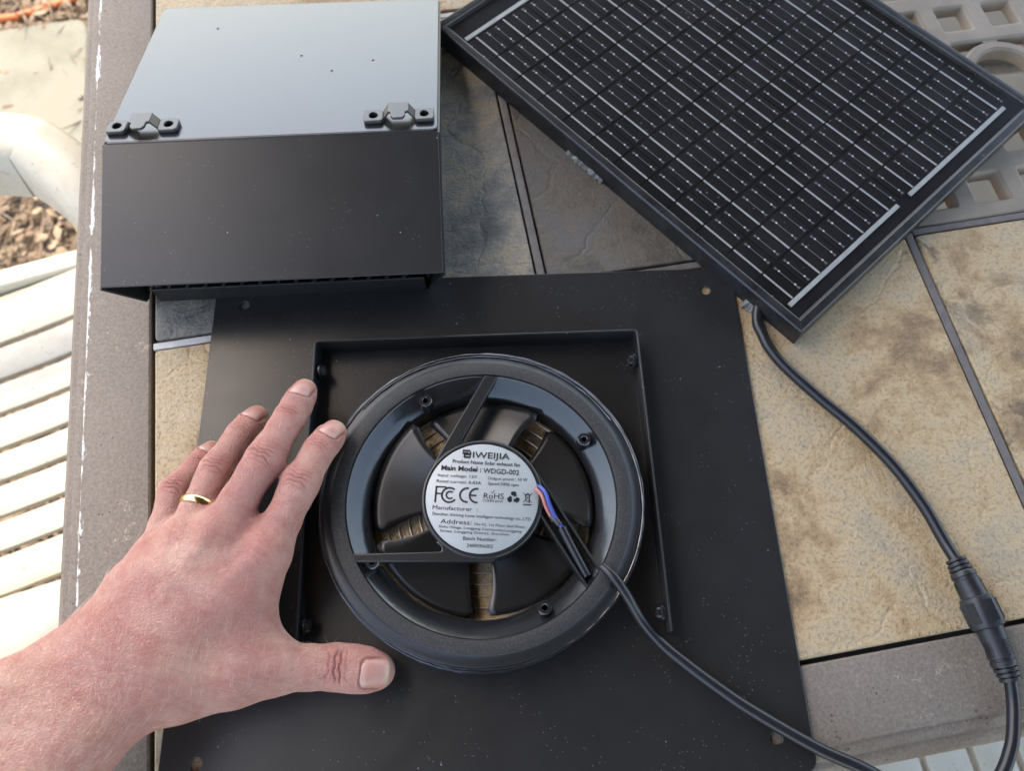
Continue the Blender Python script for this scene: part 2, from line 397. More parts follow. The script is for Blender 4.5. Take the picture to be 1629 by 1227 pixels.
# cast lattice panel in the middle of the table
LX0, LX1, LY0, LY1 = XS[2]+0.0040, XS[3]-0.001, YS[1]+0.0036, YS[2]-0.0036
loops = [rrect(LX0, LX1, LY0, LY1, 0.002, 2)]
pit = 0.0405; ox = 0.3465; oy = 0.1560; op = 0.0245
for a in range(6):
    for b in range(6):
        if a in (2, 3) and b in (2, 3): continue
        x, y = ox + a*pit, oy + b*pit
        if x + op > LX1 - 0.003 or y + op > LY1 - 0.003: continue
        loops.append(list(reversed(rrect(x, x+op, y, y+op, 0.0015, 2))))
cx, cy = ox + 3*pit - (pit-op)/2, oy + 3*pit - (pit-op)/2
loops.append(list(reversed(rrect(cx-0.0345, cx+0.0345, cy-0.0345, cy+0.0345, 0.003, 3))))
me = plate2d(loops, 0.012, 0.0022, -0.0078, 2)
mk('lattice', me, M_CAST, table, True)
MB().lathe([(0.0245, -0.0135), (0.0245, -0.0040), (0.0262, -0.0022), (0.0315, -0.0022), (0.0336, -0.0040), (0.0336, -0.0135), (0.0245, -0.0135)], 56, (cx, cy)).build('lattice_ring', M_CAST, table, True)
for q_ in range(4):
    MB().box(0.0325, 0.0352, -0.006, 0.006, -0.0130, -0.0030, Matrix.Translation((cx, cy, 0)) @ Matrix.Rotation(rad(90*q_), 4, 'Z')).build('lattice_lug', M_CAST, table)
for (lx, ly) in ((-0.20, -0.13), (0.59, -0.13), (-0.20, 0.67), (0.59, 0.67)):
    MB().tube([(lx, ly, -0.03), (lx, ly, GZ)], 0.024, 12).build('leg', M_RAIL, table, True)

# ================================================================== CHAIRS
n = NT('white_resin'); v = n.coord()
f = n.noise(v, 30, 6, 0.7); d = n.noise(v, 130, 4, 0.7)
c = n.mix(n.math('MULTIPLY', n.ramp(f, [(0.45, 0), (0.75, 1)]), 0.4), (0.53, 0.497, 0.415), (0.36, 0.30, 0.205))
c = n.mix(n.math('MULTIPLY', n.ramp(d, [(0.62, 0), (0.68, 1)]), 0.6), c, (0.25, 0.17, 0.10))
n.set(Base_Color=c, Roughness=0.45); n.bump(d, 0.1, 0.001); M_RESIN = n.m
def make_chair(loc, rz, label, short=False):
    t = empty('patio_chair', loc, rz); tag(t, label, 'chair', 'white slatted patio chairs')
    # slats run along local x, table side at +x; first one is the wide rolled side slat
    edges = [0.172, 0.106, 0.062, 0.022, -0.018, -0.054, -0.092, -0.128, -0.172]
    for k in range(8):
        y1, y0 = edges[k] - 0.0035, edges[k+1] + 0.0035
        V = []; N = 10
        for i in range(N + 1):
            x = -0.24 + 0.46 * i / N; dip = -0.018 * (1 - ((x + 0.01) / 0.23) ** 2); bow = 0.010 * ((x + 0.01) / 0.23) ** 2
            for (yy, zz) in ((y0, -0.009), (y1, -0.009), (y1, -0.0015), (y1 - 0.003, 0.0), (y0 + 0.003, 0.0), (y0, -0.0015)):
                V.append((x, yy + bow, dip + zz))
        F = [(i*6+j, i*6+(j+1) % 6, (i+1)*6+(j+1) % 6, (i+1)*6+j) for i in range(N) for j in range(6)] + [(5,4,3,2,1,0), tuple(N*6+j for j in range(6))]
        MB().add(V, F).build('slat', M_RESIN, t, True, angle=50)
    for s in (1, -1):
        MB().box(-0.25, 0.235, s*0.186 - 0.012, s*0.186 + 0.012, -0.035, -0.003).build('seat_rail', M_RESIN, t, bevel=0.004)
        if s > 0: path = spline([(-0.30, 0.19, 0.25), (-0.05, 0.20, 0.225), (0.12, 0.195, 0.208), (0.217, 0.173, 0.20), (0.25, 0.150, 0.195), (0.285, 0.093, 0.175), (0.300, 0.04, 0.13), (0.302, 0.01, 0.05)], 8)
        else: path = spline([(-0.30, -0.27, 0.25), (-0.05, -0.28, 0.225), (0.12, -0.28, 0.208), (0.20, -0.28, 0.20), (0.25, -0.26, 0.19), (0.285, -0.21, 0.16), (0.300, -0.17, 0.11), (0.302, -0.14, 0.04)], 8)
        if short: path = [q for q in path if q.x < -0.04]
        pr = [(-0.028, -0.050), (-0.022, -0.052), (-0.020, -0.008), (0.016, -0.004), (0.022, -0.020), (0.027, -0.018), (0.026, 0.002), (0.018, 0.010), (-0.012, 0.011), (-0.024, 0.003)]
        if s < 0: pr = [(-a, b) for a, b in reversed(pr)]
        pr = [(-a, b) for a, b in reversed(pr)]
        MB().sweep(path, pr).build('armrest', M_RESIN, t, True, angle=60)
        for x in (-0.24, 0.215):
            MB().tube([(x, s*0.19, -0.02), (x*1.05, s*0.20, GZ + 0.305)], [0.022, 0.016], 10).build('leg', M_RESIN, t, True)
    for k in range(7):
        y = -0.165 + 0.055 * k
        MB().tube([(-0.25, y, -0.02), (-0.285, y, 0.20), (-0.33, y, 0.46)], 0.016, 8).build('back_slat', M_RESIN, t, True)
    return t
make_chair((-0.56, 0.230, -0.30), rad(8.8), 'white slatted patio chair with curved arm left of the table')
make_chair((0.463, -0.405, -0.30), rad(90), 'cream slatted patio chair at the near right edge of the table', True)

# ================================================================== SOLAR PANEL
PT = 0.017
sp = empty('solar_panel', (0.0231, 0.3743, 0.0), rad(-57.34)); tag(sp, 'black framed solar panel with silver ribbons lying on the tiles', 'solar panel')
PLN, PWD = 0.3631, 0.2770          # local x = long side, local y = short side
M_FRM = black_paint('panel_frame_black', (0.010, 0.010, 0.011), 0.30, 0.70)
def frame_bar(p, q, inw):
    """one extruded frame bar with mitred ends, lip on top and a step to the glass"""
    p, q, inw = Vector(p), Vector(q), Vector(inw); t = (q - p).normalized()
    pr = [(0.0, 0.0), (0.0, PT - 0.0012), (0.0012, PT), (0.0062, PT), (0.0066, PT - 0.0019), (0.0082, PT - 0.0022), (0.0082, 0.004), (0.004, 0.004), (0.004, 0.0)]
    V = []; k = len(pr)
    for e, sg in ((p, 1), (q, -1)):
        for d, z in pr: V.append(e + inw * d + t * d * sg + Vector((0, 0, z)))
    F = [(j, (j+1) % k, k+(j+1) % k, k+j) for j in range(k)] + [tuple(range(k)), tuple(range(2*k-1, k-1, -1))]
    return MB().add(V, F).build('frame_bar', M_FRM, sp, bevel=0.0003, seg=1)
frame_bar((0, 0, 0), (PLN, 0, 0), (0, 1, 0)); frame_bar((PLN, 0, 0), (PLN, PWD, 0), (-1, 0, 0))
frame_bar((PLN, PWD, 0), (0, PWD, 0), (0, -1, 0)); frame_bar((0, PWD, 0), (0, 0, 0), (1, 0, 0))
M_BACK = simple('backsheet', (0.010, 0.010, 0.012), 0.55, 0.0, 0.08, var=0.3, scale=60)
MB().box(0.0078, PLN-0.0078, 0.0078, PWD-0.0078, PT-0.0062, PT-0.0042).build('backsheet', M_BACK, sp)
n = NT('solar_cell'); v = n.coord(); oi = n.n('ObjectInfo')
f = n.noise(v, 700, 3, 0.6)
c = n.mix(oi.outputs['Random'], (0.0065, 0.006, 0.0068), (0.0125, 0.0115, 0.0125)); c = n.mix(n.math('MULTIPLY', n.ramp(f, [(0.5, 0), (0.8, 1)]), 0.3), c, (0.03, 0.028, 0.03))
n.set(Base_Color=c, Roughness=0.5); n.b.inputs['Specular IOR Level'].default_value = 0.08; M_CELL = n.m
M_RIB = simple('tinned_ribbon', (0.44, 0.43, 0.40), 0.42, 0.15, var=0.25, scale=160)
M_FING = simple('busbar_silver', (0.16, 0.158, 0.16), 0.45, 0.1, var=0.3, scale=300)
M_DOT = simple('solder_dot', (0.80, 0.79, 0.77), 0.35, 0.0)
vl = lambda k: 0.0082 + k * (0.2626 - 0.0082) / 27
bounds = [-0.75, 2.5, 6.5, 10.5, 13.5, 16.5, 20.5, 24.5, 27.75]; ribs = [1, 4, 9, 12, 15, 18, 23, 26]
U0, PU = 0.0285, 0.02622
zc = PT - 0.0040
cache = {}
for cidx in range(8):
    y0, y1 = vl(bounds[cidx]) + 0.0004, vl(bounds[cidx+1]) - 0.0004
    for r in range(12):
        cxx, cyy = U0 + PU * (r + 0.5), (y0 + y1) / 2
        hw, hl = (y1 - y0) / 2, PU / 2 - 0.0007
        if cidx not in cache:
            m1 = MB().box(-hl, hl, -hw, hw, 0, 0.0004); me1 = bpy.data.meshes.new('cell'); me1.from_pydata(m1.v, [], m1.f); me1.materials.append(M_CELL)
            m2 = MB(); yr = vl(ribs[cidx]) - cyy; m2.box(-PU/2 + 0.0008, PU/2 - 0.0008, yr - 0.00062, yr + 0.00062, 0.0005, 0.0009)
            me2 = bpy.data.meshes.new('ribbon'); me2.from_pydata(m2.v, [], m2.f); me2.materials.append(M_RIB)
            m3 = MB(); m4 = MB()
            for k in range(28):
                if k in ribs or not (bounds[cidx] < k < bounds[cidx+1]): continue
                yk = vl(k) - cyy
                m3.box(-0.0080, 0.0080, yk - 0.00022, yk + 0.00022, 0.0005, 0.0007)
                for sx in (-1, 1):
                    m3.add([(sx*0.0080, yk - 0.00022, 0.0006), (sx*0.0108, yk - 0.0011, 0.0006), (sx*0.0108, yk + 0.0011, 0.0006), (sx*0.0080, yk + 0.00022, 0.0006)], [(0, 1, 2, 3)] if sx < 0 else [(3, 2, 1, 0)])
                    m4.add([(sx*0.0070 + 0.00075*math.cos(a*math.pi/3), yk + 0.00075*math.sin(a*math.pi/3), 0.00085) for a in range(6)], [tuple(range(6))])
            me3 = bpy.data.meshes.new('busbar'); me3.from_pydata(m3.v, [], m3.f); me3.materials.append(M_FING)
            nb = len(me3.polygons)
            bmj = bmesh.new(); bmj.from_mesh(me3); tmp = bpy.data.meshes.new('t'); tmp.from_pydata(m4.v, [], m4.f); bmj.from_mesh(tmp); bmj.to_mesh(me3); bmj.free()
            me3.materials.append(M_DOT)
            for p in me3.polygons:
                if p.index >= nb: p.material_index = 1
            cache[cidx] = (me1, me2, me3)
        me1, me2, me3 = cache[cidx]
        ce = mk('cell', me1, None, sp, loc=(cxx + rnd.gauss(0, 0.0001), cyy + rnd.gauss(0, 0.00012), zc))
        mk('ribbon', me2, None, ce); mk('busbar', me3, None, ce)
for (xa, xb, ya, yb) in ((0.3430, 0.3462, 0.0116, 0.1290), (0.3430, 0.3462, 0.1425, 0.2585), (0.0242, 0.0276, 0.0100, 0.1300), (0.0242, 0.0276, 0.1420, 0.2590)):
    MB().box(xa, xb, ya, yb, zc + 0.0002, zc + 0.0011).build('end_ribbon', M_RIB, sp)
# glass sheet over the cells
n = NT('panel_glass')
tr = n.n('BsdfTransparent'); tr.inputs[0].default_value = (0.94, 0.95, 0.95, 1); gl = n.n('BsdfGlossy'); gl.inputs['Roughness'].default_value = 0.12
gl.inputs['Color'].default_value = (1, 1, 1, 1)
fr = n.n('Fresnel'); gm = n.n('NewGeometry'); n.l(n.math('MULTIPLY_ADD', gm.outputs['Backfacing'], 1 / 1.4 - 1.4, 1.4), fr.inputs['IOR'])
di = n.n('BsdfDiffuse'); di.inputs['Color'].default_value = (0.5, 0.49, 0.47, 1)
mx = n.n('MixShader'); n.l(fr.outputs[0], mx.inputs[0]); n.l(tr.outputs[0], mx.inputs[1]); n.l(gl.outputs[0], mx.inputs[2])
v = n.coord(); dust = n.math('MULTIPLY', n.ramp(n.noise(v, 30, 7, 0.75), [(0.45, 0), (0.8, 1)]), 0.022)
vo = n.n('TexVoronoi', feature='F1'); vo.inputs['Scale'].default_value = 190; n.l(v, vo.inputs['Vector'])
spk = n.math('MULTIPLY', n.math('LESS_THAN', vo.outputs['Distance'], 0.09), n.math('GREATER_THAN', n.noise(v, 35, 3), 0.58))
fac = n.math('ADD', n.math('ADD', dust, 0.002), n.math('MULTIPLY', spk, 0.5))
mx2 = n.n('MixShader'); n.l(fac, mx2.inputs[0]); n.l(mx.outputs[0], mx2.inputs[1]); n.l(di.outputs[0], mx2.inputs[2]); n.l(mx2.outputs[0], n.out.inputs[0])
MB().add([(0.0079, 0.0079, PT-0.0024), (PLN-0.0079, 0.0079, PT-0.0024), (PLN-0.0079, PWD-0.0079, PT-0.0024), (0.0079, PWD-0.0079, PT-0.0024)], [(0, 1, 2, 3)]).build('glass', n.m, sp)
# frayed strip of clear sealant film on the near side of the frame
M_FILM = simple('clear_film', (0.13, 0.125, 0.115), 0.3, 0, 0.6)
def film(x0, x1, y, z, amp):
    P = []; N = 18
    for i in range(N + 1):
        x = x0 + (x1 - x0) * i / N; P.append((x, y - 0.001 - rnd.uniform(0, amp), z + rnd.uniform(-0.001, 0.002)))
    V = P + [(x0 + (x1 - x0) * i / N, y + 0.0006, z + 0.003 + rnd.uniform(0, 0.001)) for i in range(N + 1)]
    MB().add(V, [(i, i+1, N+2+i, N+1+i) for i in range(N)]).build('sealant_film', M_FILM, sp)
film(0.150, 0.186, -0.0002, 0.0008, 0.0016); film(0.320, 0.336, -0.0006, 0.001, 0.0050)

# ================================================================== VENT HOOD
hd = empty('vent_hood', (-0.0953, 0.2396, 0.0), rad(-6.9)); tag(hd, 'black sheet metal vent hood with sloped panels and two mounting clips', 'vent hood')
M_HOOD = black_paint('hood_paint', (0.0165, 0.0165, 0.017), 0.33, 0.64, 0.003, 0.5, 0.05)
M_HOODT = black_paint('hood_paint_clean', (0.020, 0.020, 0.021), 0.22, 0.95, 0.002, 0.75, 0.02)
HW = 0.106; RZ = 0.068; FY, FZ = -0.0912, 0.042; BY, BZ = 0.171, 0.021
def sheet(pts, th, name, mat, parent, bevel=0.0007, seg=3):
    """planar polygon given a thickness along its normal (downwards / inwards)"""
    P = [Vector(p) for p in pts]; nr = (P[1]-P[0]).cross(P[2]-P[0]).normalized()
    k = len(P); V = P + [p - nr * th for p in P]
    F = [tuple(range(k)), tuple(range(2*k-1, k-1, -1))] + [(j, k+j, k+(j+1) % k, (j+1) % k) for j in range(k)]
    return MB().add(V, F).build(name, mat, parent, bevel=bevel, seg=seg)
def rpoly(A, B, C, D, r=0.005, n=4):
    """quad with rounded corners"""
    Q = [Vector(p) for p in (A, B, C, D)]; out = []
    for i in range(4):
        p, q, s = Q[i-1], Q[i], Q[(i+1) % 4]
        a, b = q + (p - q).normalized() * r, q + (s - q).normalized() * r
        for t in range(n + 1):
            u = t / n; out.append(a*(1-u)**2 + q*2*u*(1-u) + b*u*u)
    return out
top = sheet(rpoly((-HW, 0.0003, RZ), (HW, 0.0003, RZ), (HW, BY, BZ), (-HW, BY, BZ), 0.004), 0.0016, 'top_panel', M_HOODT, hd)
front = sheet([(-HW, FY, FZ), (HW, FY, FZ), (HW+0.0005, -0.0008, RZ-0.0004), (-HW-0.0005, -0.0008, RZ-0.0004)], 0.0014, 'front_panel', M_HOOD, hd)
# rounded fold between the two panels
MB().tube([(-HW + 0.0025, -0.0003, RZ - 0.0016), (HW - 0.0025, -0.0003, RZ - 0.0016)], 0.0016, 12).build('fold', M_HOOD, hd, True)
for s in (-1, 1):
    P = [(s*HW, FY + 0.0005, FZ - 0.0018), (s*(HW-0.0125), -0.079, 0.004), (s*(HW-0.0118), -0.076, 0.0012), (s*(HW-0.0118), 0.150, 0.0012), (s*HW, BY - 0.001, BZ - 0.002), (s*HW, 0.0, RZ - 0.002)]
    if s > 0: P = list(reversed(P))
    sheet(P, 0.0014, 'side_panel', M_HOOD, hd, 0)
sheet([(-HW+0.002, BY - 0.0005, BZ-0.0016), (HW-0.002, BY - 0.0005, BZ-0.0016), (HW-0.010, BY-0.004, 0.001), (-HW+0.010, BY-0.004, 0.001)], 0.0012, 'back_panel', M_HOOD, hd, 0)
MB().box(-0.087, 0.092, -0.0785, -0.0765, 0.0008, 0.016).build('base_lip', M_HOOD, hd, bevel=0.0005)
MB().box(-0.087, 0.092, -0.0763, 0.15, 0.0010, 0.0022).build('base_tray', M_HOOD, hd)
for i in range(15):
    x = -0.080 + i * 0.0118
    M = Matrix.Translation((x, -0.0755, 0.027)) @ Matrix.Rotation(rad(35), 4, 'Y')
    MB().box(-0.0006, 0.0006, -0.003, 0.003, -0.0135, 0.0135, M).build('louvre', M_HOOD, hd)
# mounting clips and screw holes on the top panel: panel frame (x, along slope, normal)
sl_ = Vector((0, BY, BZ - RZ)).normalized(); nn_ = Vector((1, 0, 0)).cross(sl_)
PM = Matrix((Vector((1, 0, 0)), sl_, nn_)).transposed().to_4x4(); PM.translation = Vector((0, 0, RZ))
M_HOLE = simple('hole_dark', (0.004, 0.004, 0.004), 0.9)
M_CLIP = black_paint('clip_paint', (0.022, 0.022, 0.023), 0.36, 0.9, 0.002, 0.8)
def clip(x, y):
    e = empty('mounting_clip'); e.parent = hd; e.matrix_local = PM @ Matrix.Translation((x, y, 0)) @ Matrix.Diagonal((1.04, 1.2, 1.25, 1))
    for s in (-1, 1):
        me = plate2d([rrect(s*0.0158 - 0.0060, s*0.0158 + 0.0060, -0.0055, 0.0050, 0.0022, 4), list(reversed(circ(s*0.0158, 0.0, 0.0027, 18)))], 0.0024, 0.0005, 0.0013)
        mk('clip_foot', me, M_CLIP, e, True)
        MB().add([(s*0.0100, -0.0028, 0.0019), (s*0.0100, 0.0050, 0.0019), (s*0.0062, 0.0050, 0.0060), (s*0.0062, -0.0028, 0.0060),
                  (s*0.0096, -0.0028, 0.0006), (s*0.0096, 0.0050, 0.0006), (s*0.0054, 0.0050, 0.0049), (s*0.0054, -0.0028, 0.0049)],
                 [(0,1,2,3),(7,6,5,4),(0,3,7,4),(1,5,6,2),(0,4,5,1),(3,2,6,7)]).build('clip_web', M_CLIP, e, bevel=0.0003)
    me = plate2d([[(-0.0064, 0.0050), (-0.0064, -0.0030), (-0.0045, -0.0036), (-0.0044, -0.0070), (-0.0030, -0.0092), (0.0030, -0.0092), (0.0044, -0.0070), (0.0045, -0.0036), (0.0064, -0.0030), (0.0064, 0.0050)]], 0.0014, 0.0003, 0.0055)
    mk('clip_tab', me, M_CLIP, e, True)
clip(-0.0830, 0.0135); clip(0.0812, 0.0140)
for (x, y) in ((-0.0585, 0.142), (0.0085, 0.098), (0.060, 0.088), (0.032, 0.076)):
    o = MB().lathe([(0.0, 0.00008), (0.0009, 0.00008)], 14).build('rivet_hole', M_HOLE, hd); o.matrix_local = PM @ Matrix.Translation((x, y, 0.0001))

# ================================================================== EXHAUST FAN
fan = empty('exhaust_fan', (0, 0, 0), rad(-7.64)); tag(fan, 'black solar exhaust fan on flat flashing plate with round motor label', 'exhaust fan')
M_PLATE = black_paint('plate_paint', (0.0175, 0.0172, 0.017), 0.33, 0.60, 0.004)
M_PLAS = simple('black_plastic', (0.013, 0.013, 0.013), 0.38, var=0.3, scale=300, bump=0.1)
n = NT('gritty_plastic'); v = n.coord(); f = n.noise(v, 1300, 3, 0.7); b = n.noise(v, 30, 3)
c = n.mix(n.math('MULTIPLY', n.ramp(f, [(0.45, 0), (0.68, 1)]), 0.8), (0.014, 0.014, 0.014), (0.060, 0.057, 0.053))
n.set(Base_Color=c, Roughness=0.55); n.bump(f, 0.5, 0.0006); M_GRIT = n.m
n = NT('funnel_plastic'); v = n.coord(); f = n.noise(v, 40, 4, 0.6)
n.set(Base_Color=(0.016, 0.016, 0.017), Roughness=n.math('ADD', n.math('MULTIPLY', f, 0.18), 0.06)); n.bump(n.noise(v, 130, 3), 0.12, 0.0006); n.b.inputs['Specular IOR Level'].default_value = 0.7; M_FUN = n.m
n = NT('blade_plastic'); v = n.coord(); f = n.noise(v, 500, 3, 0.7)
n.set(Base_Color=n.mix(f, (0.009, 0.009, 0.009), (0.024, 0.023, 0.022)), Roughness=0.30); M_BLADE = n.m
CX, CY, ZR = 0.0006, -0.0062, 0.025
ZP = 0.0023
loops = [rrect(-0.1748, 0.1748, -0.1562, 0.1562, 0.006), list(reversed(circ(CX, CY, 0.0664, 72)))]
for (x, y) in ((-0.155, 0.139), (0.155, 0.139), (0.155, -0.139), (-0.155, -0.139)): loops.append(list(reversed(circ(x, y, 0.0032, 20))))
mk('base_plate', plate2d(loops, 0.0016, 0.0006, ZP - 0.0008), M_PLATE, fan, True)
# U shaped bracket flange with rounded folds
bw, bt, bb, th, bh = 0.1030, 0.1032, -0.0830, 0.0013, 0.0158
def upath(o):
    r = 0.003; P = [(-bw + o, bb)]
    P += [(-bw + o + (r-o)*(1-math.cos(t)) , bt - o - (r-o)*(1-math.sin(t))) for t in [rad(90*i/5) for i in range(6)]]
    P += [(bw - o - (r-o)*(1-math.sin(t)), bt - o - (r-o)*(1-math.cos(t))) for t in [rad(90*i/5) for i in range(6)]]
    return P + [(bw - o, bb)]
pl = upath(0.0) + list(reversed(upath(th)))
mk('bracket_flange', plate2d([list(reversed(pl))], bh, 0.0005, ZP + bh/2 + 0.0002), M_PLATE, fan, True)
M_STUD = simple('stud_gloss', (0.018, 0.018, 0.02), 0.22, var=0.2, scale=200)
for (x, y, s) in ((-0.1017, 0.0846, 1), (0.1017, 0.0846, -1), (0.1017, -0.0720, -1), (-0.1017, -0.0715, 1)):
    o = MB().lathe([(0.0, 0.0062), (0.0022, 0.0060), (0.0034, 0.0052), (0.0036, 0.0040), (0.0036, 0.0030), (0.0050, 0.0026), (0.0050, 0.0008), (0.0044, 0.0)], 20).build('rivet_nut', M_STUD, fan, True)
    o.location = (x, y, ZP + 0.0082); o.rotation_euler = (0, rad(90 * s), 0)
# housing ring, funnel and throat
MB().lathe([(0.0782, ZR), (0.0790, ZR+0.0002), (0.0850, ZR+0.0002), (0.0862, ZR-0.0003)], 128, (CX, CY)).build('housing_rim', M_GRIT, fan, True)
MB().lathe([(0.0862, ZR-0.0003), (0.0866, ZR-0.0009), (0.0905, ZR-0.0012), (0.0922, ZR-0.0016), (0.0934, ZR-0.0028), (0.0936, ZR-0.0050), (0.0926, ZR-0.0100), (0.0920, ZP+0.0020), (0.0925, ZP+0.0002)], 128, (CX, CY)).build('housing_wall', M_PLAS, fan, True, angle=70)
MB().lathe([(0.0782, ZR), (0.0779, ZR-0.0016), (0.0772, ZR-0.0022), (0.0720, ZR-0.0068), (0.0678, ZR-0.0102), (0.0668, ZR-0.0115)], 128, (CX, CY)).build('funnel', M_FUN, fan, True, angle=50)
MB().lathe([(0.0668, ZR-0.0115), (0.0664, ZR-0.0135), (0.0660, 0.0016)], 96, (CX, CY)).build('throat', M_PLAS, fan, True)
# beads of sealant round the rim
M_SEAL = simple('sealant', (0.022, 0.023, 0.026), 0.16, 0.0, 0.9, var=0.3, scale=120, bump=0.5)
import itertools
def bead(rm, z, rr, amp, seed, a0=0.0, a1=2*math.pi):
    R = random.Random(seed); ph = [R.uniform(0, 6.28) for _ in range(6)]
    P = []; Rr = []
    N = 200
    for i in range(N + 1):
        a = a0 + (a1 - a0) * i / N
        d = sum(math.sin(k * a * 3 + ph[j]) / k for j, k in enumerate((1, 2, 5, 9, 14, 23))) * amp
        P.append((CX + (rm + d) * math.cos(a), CY + (rm + d) * math.sin(a), z + d * 0.5)); Rr.append(rr * (1 + 0.35 * math.sin(a * 37 + ph[1]) * math.sin(a * 11 + ph[2])))
    MB().tube(P, Rr, 8).build('sealant_bead', M_SEAL, fan, True)
bead(0.0928, ZP + 0.0012, 0.0010, 0.0002, 1); bead(0.0937, ZR - 0.0034, 0.0006, 0.00022, 2); bead(0.0924, ZR - 0.0014, 0.0005, 0.00022, 3, rad(-38), rad(160)); bead(0.0908, ZR - 0.0010, 0.0004, 0.0003, 4, rad(30), rad(140)); bead(0.0930, ZR - 0.0020, 0.00045, 0.0003, 6, rad(200), rad(330))
# screw bosses on the funnel wall
for (x, y) in ((-0.0338, 0.0604), (0.0648, 0.0292), (0.0356, -0.0725), (-0.0656, -0.0424)):
    dx, dy = x - CX, y - CY; L_ = math.hypot(dx, dy); k = 0.0705 / L_; x, y = CX + dx*k, CY + dy*k
    o = MB().lathe([(0.0014, -0.010), (0.0016, -0.0004), (0.0020, 0.0), (0.0034, 0.0), (0.0040, -0.0006), (0.0043, -0.012)], 22).build('screw_boss', M_FUN, fan, True); o.location = (x, y, ZR - 0.0004)
    o2 = MB().lathe([(0.0, -0.006), (0.0016, -0.006)], 16).build('boss_hole', M_HOLE, o)
# fan blades
HR = 0.0355
def blade():
    V = []; NU, NV = 10, 14
    for i in range(NU + 1):
        u = i / NU; r = 0.026 + (0.0648 - 0.026) * u
        a0 = rad(-27 + 5 * u - 12 * u * u); a1 = rad(23 + 9 * u + 2 * u * u)
        if u > 0.9: q = (u - 0.9) / 0.1; a0 += rad(3 * q * q); a1 -= rad(5 * q * q)
        for j in range(NV + 1):
            t = j / NV; a = a0 + (a1 - a0) * t
            z = 0.0175 - 0.0105 * t * (0.75 + 0.25 * u) - 0.002 * math.sin(math.pi * t)
            V.append((r * math.cos(a), r * math.sin(a), z))
    F = [(i*(NV+1)+j, (i+1)*(NV+1)+j, (i+1)*(NV+1)+j+1, i*(NV+1)+j+1) for i in range(NU) for j in range(NV)]
    m = MB().add(V, F); me = bpy.data.meshes.new('blade'); me.from_pydata(m.v, [], m.f); me.materials.append(M_BLADE)
    me.polygons.foreach_set('use_smooth', [True] * len(me.polygons)); return me
bme = blade()
for k in range(5):
    o = mk('blade', bme, None, fan, loc=(CX, CY, 0.0)); o.rotation_euler.z = rad(88 - 72 * k)
    so_ = o.modifiers.new('solid', 'SOLIDIFY'); so_.thickness = 0.0009
MB().lathe([(0.0, 0.0222), (0.0300, 0.0222), (0.0312, 0.0205), (0.0312, 0.0060), (0.0, 0.0060)], 64, (CX, CY)).build('rotor_hub', M_PLAS, fan, True)
# wire guard under the blades
M_WIRE = simple('guard_wire', (0.60, 0.52, 0.42), 0.3, 0.5)
for i in range(6):
    r = 0.0315 + i * 0.0066
    MB().lathe([(r + 0.0005*math.cos(t), 0.0010 + 0.0005*math.sin(t)) for t in [rad(45*q) for q in range(9)]], 72, (CX, CY)).build('guard_ring', M_WIRE, fan, True)
# motor hub with three tangential struts, in the plane of the rim
M_SPID = simple('spider_plastic', (0.016, 0.016, 0.016), 0.30, var=0.3, scale=400, bump=0.08)
LX, LY, LR = 0.0010, -0.0058, 0.0324
HUBR = 0.0352
def strut(pts, zt=ZR - 0.0002, h=0.006):
    me = plate2d([pts], h, 0.0008, zt - h/2); return mk('strut', me, M_SPID, fan, True)
hub = MB().lathe([(0.0, ZR-0.0004), (LR + 0.0002, ZR-0.0004), (LR + 0.0006, ZR+0.0004), (LR+0.0012, ZR+0.0005), (HUBR-0.0006, ZR+0.0001), (HUBR, ZR-0.0006), (HUBR, ZR-0.0090), (0.0, ZR-0.0090)], 96, (LX, LY)).build('motor_hub', M_SPID, fan, True)
strut([(0.0125, 0.0705), (0.0046, 0.0715), (-0.0290, 0.0125), (-0.0325, 0.0000), (-0.012, 0.010), (-0.0100, 0.0300)])
strut([(-0.0755, -0.0350), (-0.0755, -0.0398), (0.0060, -0.0425), (0.012, -0.036), (-0.018, -0.030), (-0.0262, -0.0300), (-0.0228, -0.0330), (-0.0226, -0.0352), (-0.0240, -0.0358)])
# third strut is an open channel that carries the wires
c0 = Vector((0.0345, -0.006)); c1 = Vector((0.0625, -0.0562)); dch = (c1 - c0).normalized(); pch = Vector((-dch.y, dch.x))
def chan(o0, o1, z0, z1, e0=0.0, e1=0.0):
    P = [c0 + dch*e0 + pch*o0, c0 + dch*e0 + pch*o1, c1 + dch*e1 + pch*o1, c1 + dch*e1 + pch*o0]
    V = [(p.x, p.y, z) for z in (z0, z1) for p in P]
    return V, [(3,2,1,0),(4,5,6,7),(0,1,5,4),(1,2,6,5),(2,3,7,6),(3,0,4,7)]
for a in (chan(-0.0062, -0.0050, ZR-0.0085, ZR-0.0002, -0.006), chan(0.0050, 0.0062, ZR-0.0085, ZR-0.0002, -0.012), chan(-0.0050, 0.0050, ZR-0.0085, ZR-0.0072, -0.004)):
    MB().add(*a).build('strut', M_SPID, fan, bevel=0.0003)
M_WR = simple('wire_red', (0.42, 0.15, 0.12), 0.4); M_WB = simple('wire_blue', (0.045, 0.075, 0.32), 0.35); M_CAB = simple('cable_jacket', (0.014, 0.014, 0.016), 0.30, var=0.25, scale=150, bump=0.1)
def cpt(t, o, z): p = c0 + dch * t + pch * o; return (p.x, p.y, z)
MB().tube(spline([cpt(-0.008, -0.001, ZR-0.002), cpt(0.0, 0.0005, ZR+0.0015), cpt(0.008, -0.0010, ZR+0.0008), cpt(0.016, -0.0012, ZR-0.002)]), 0.0011, 8).build('wire', M_WR, fan, True)
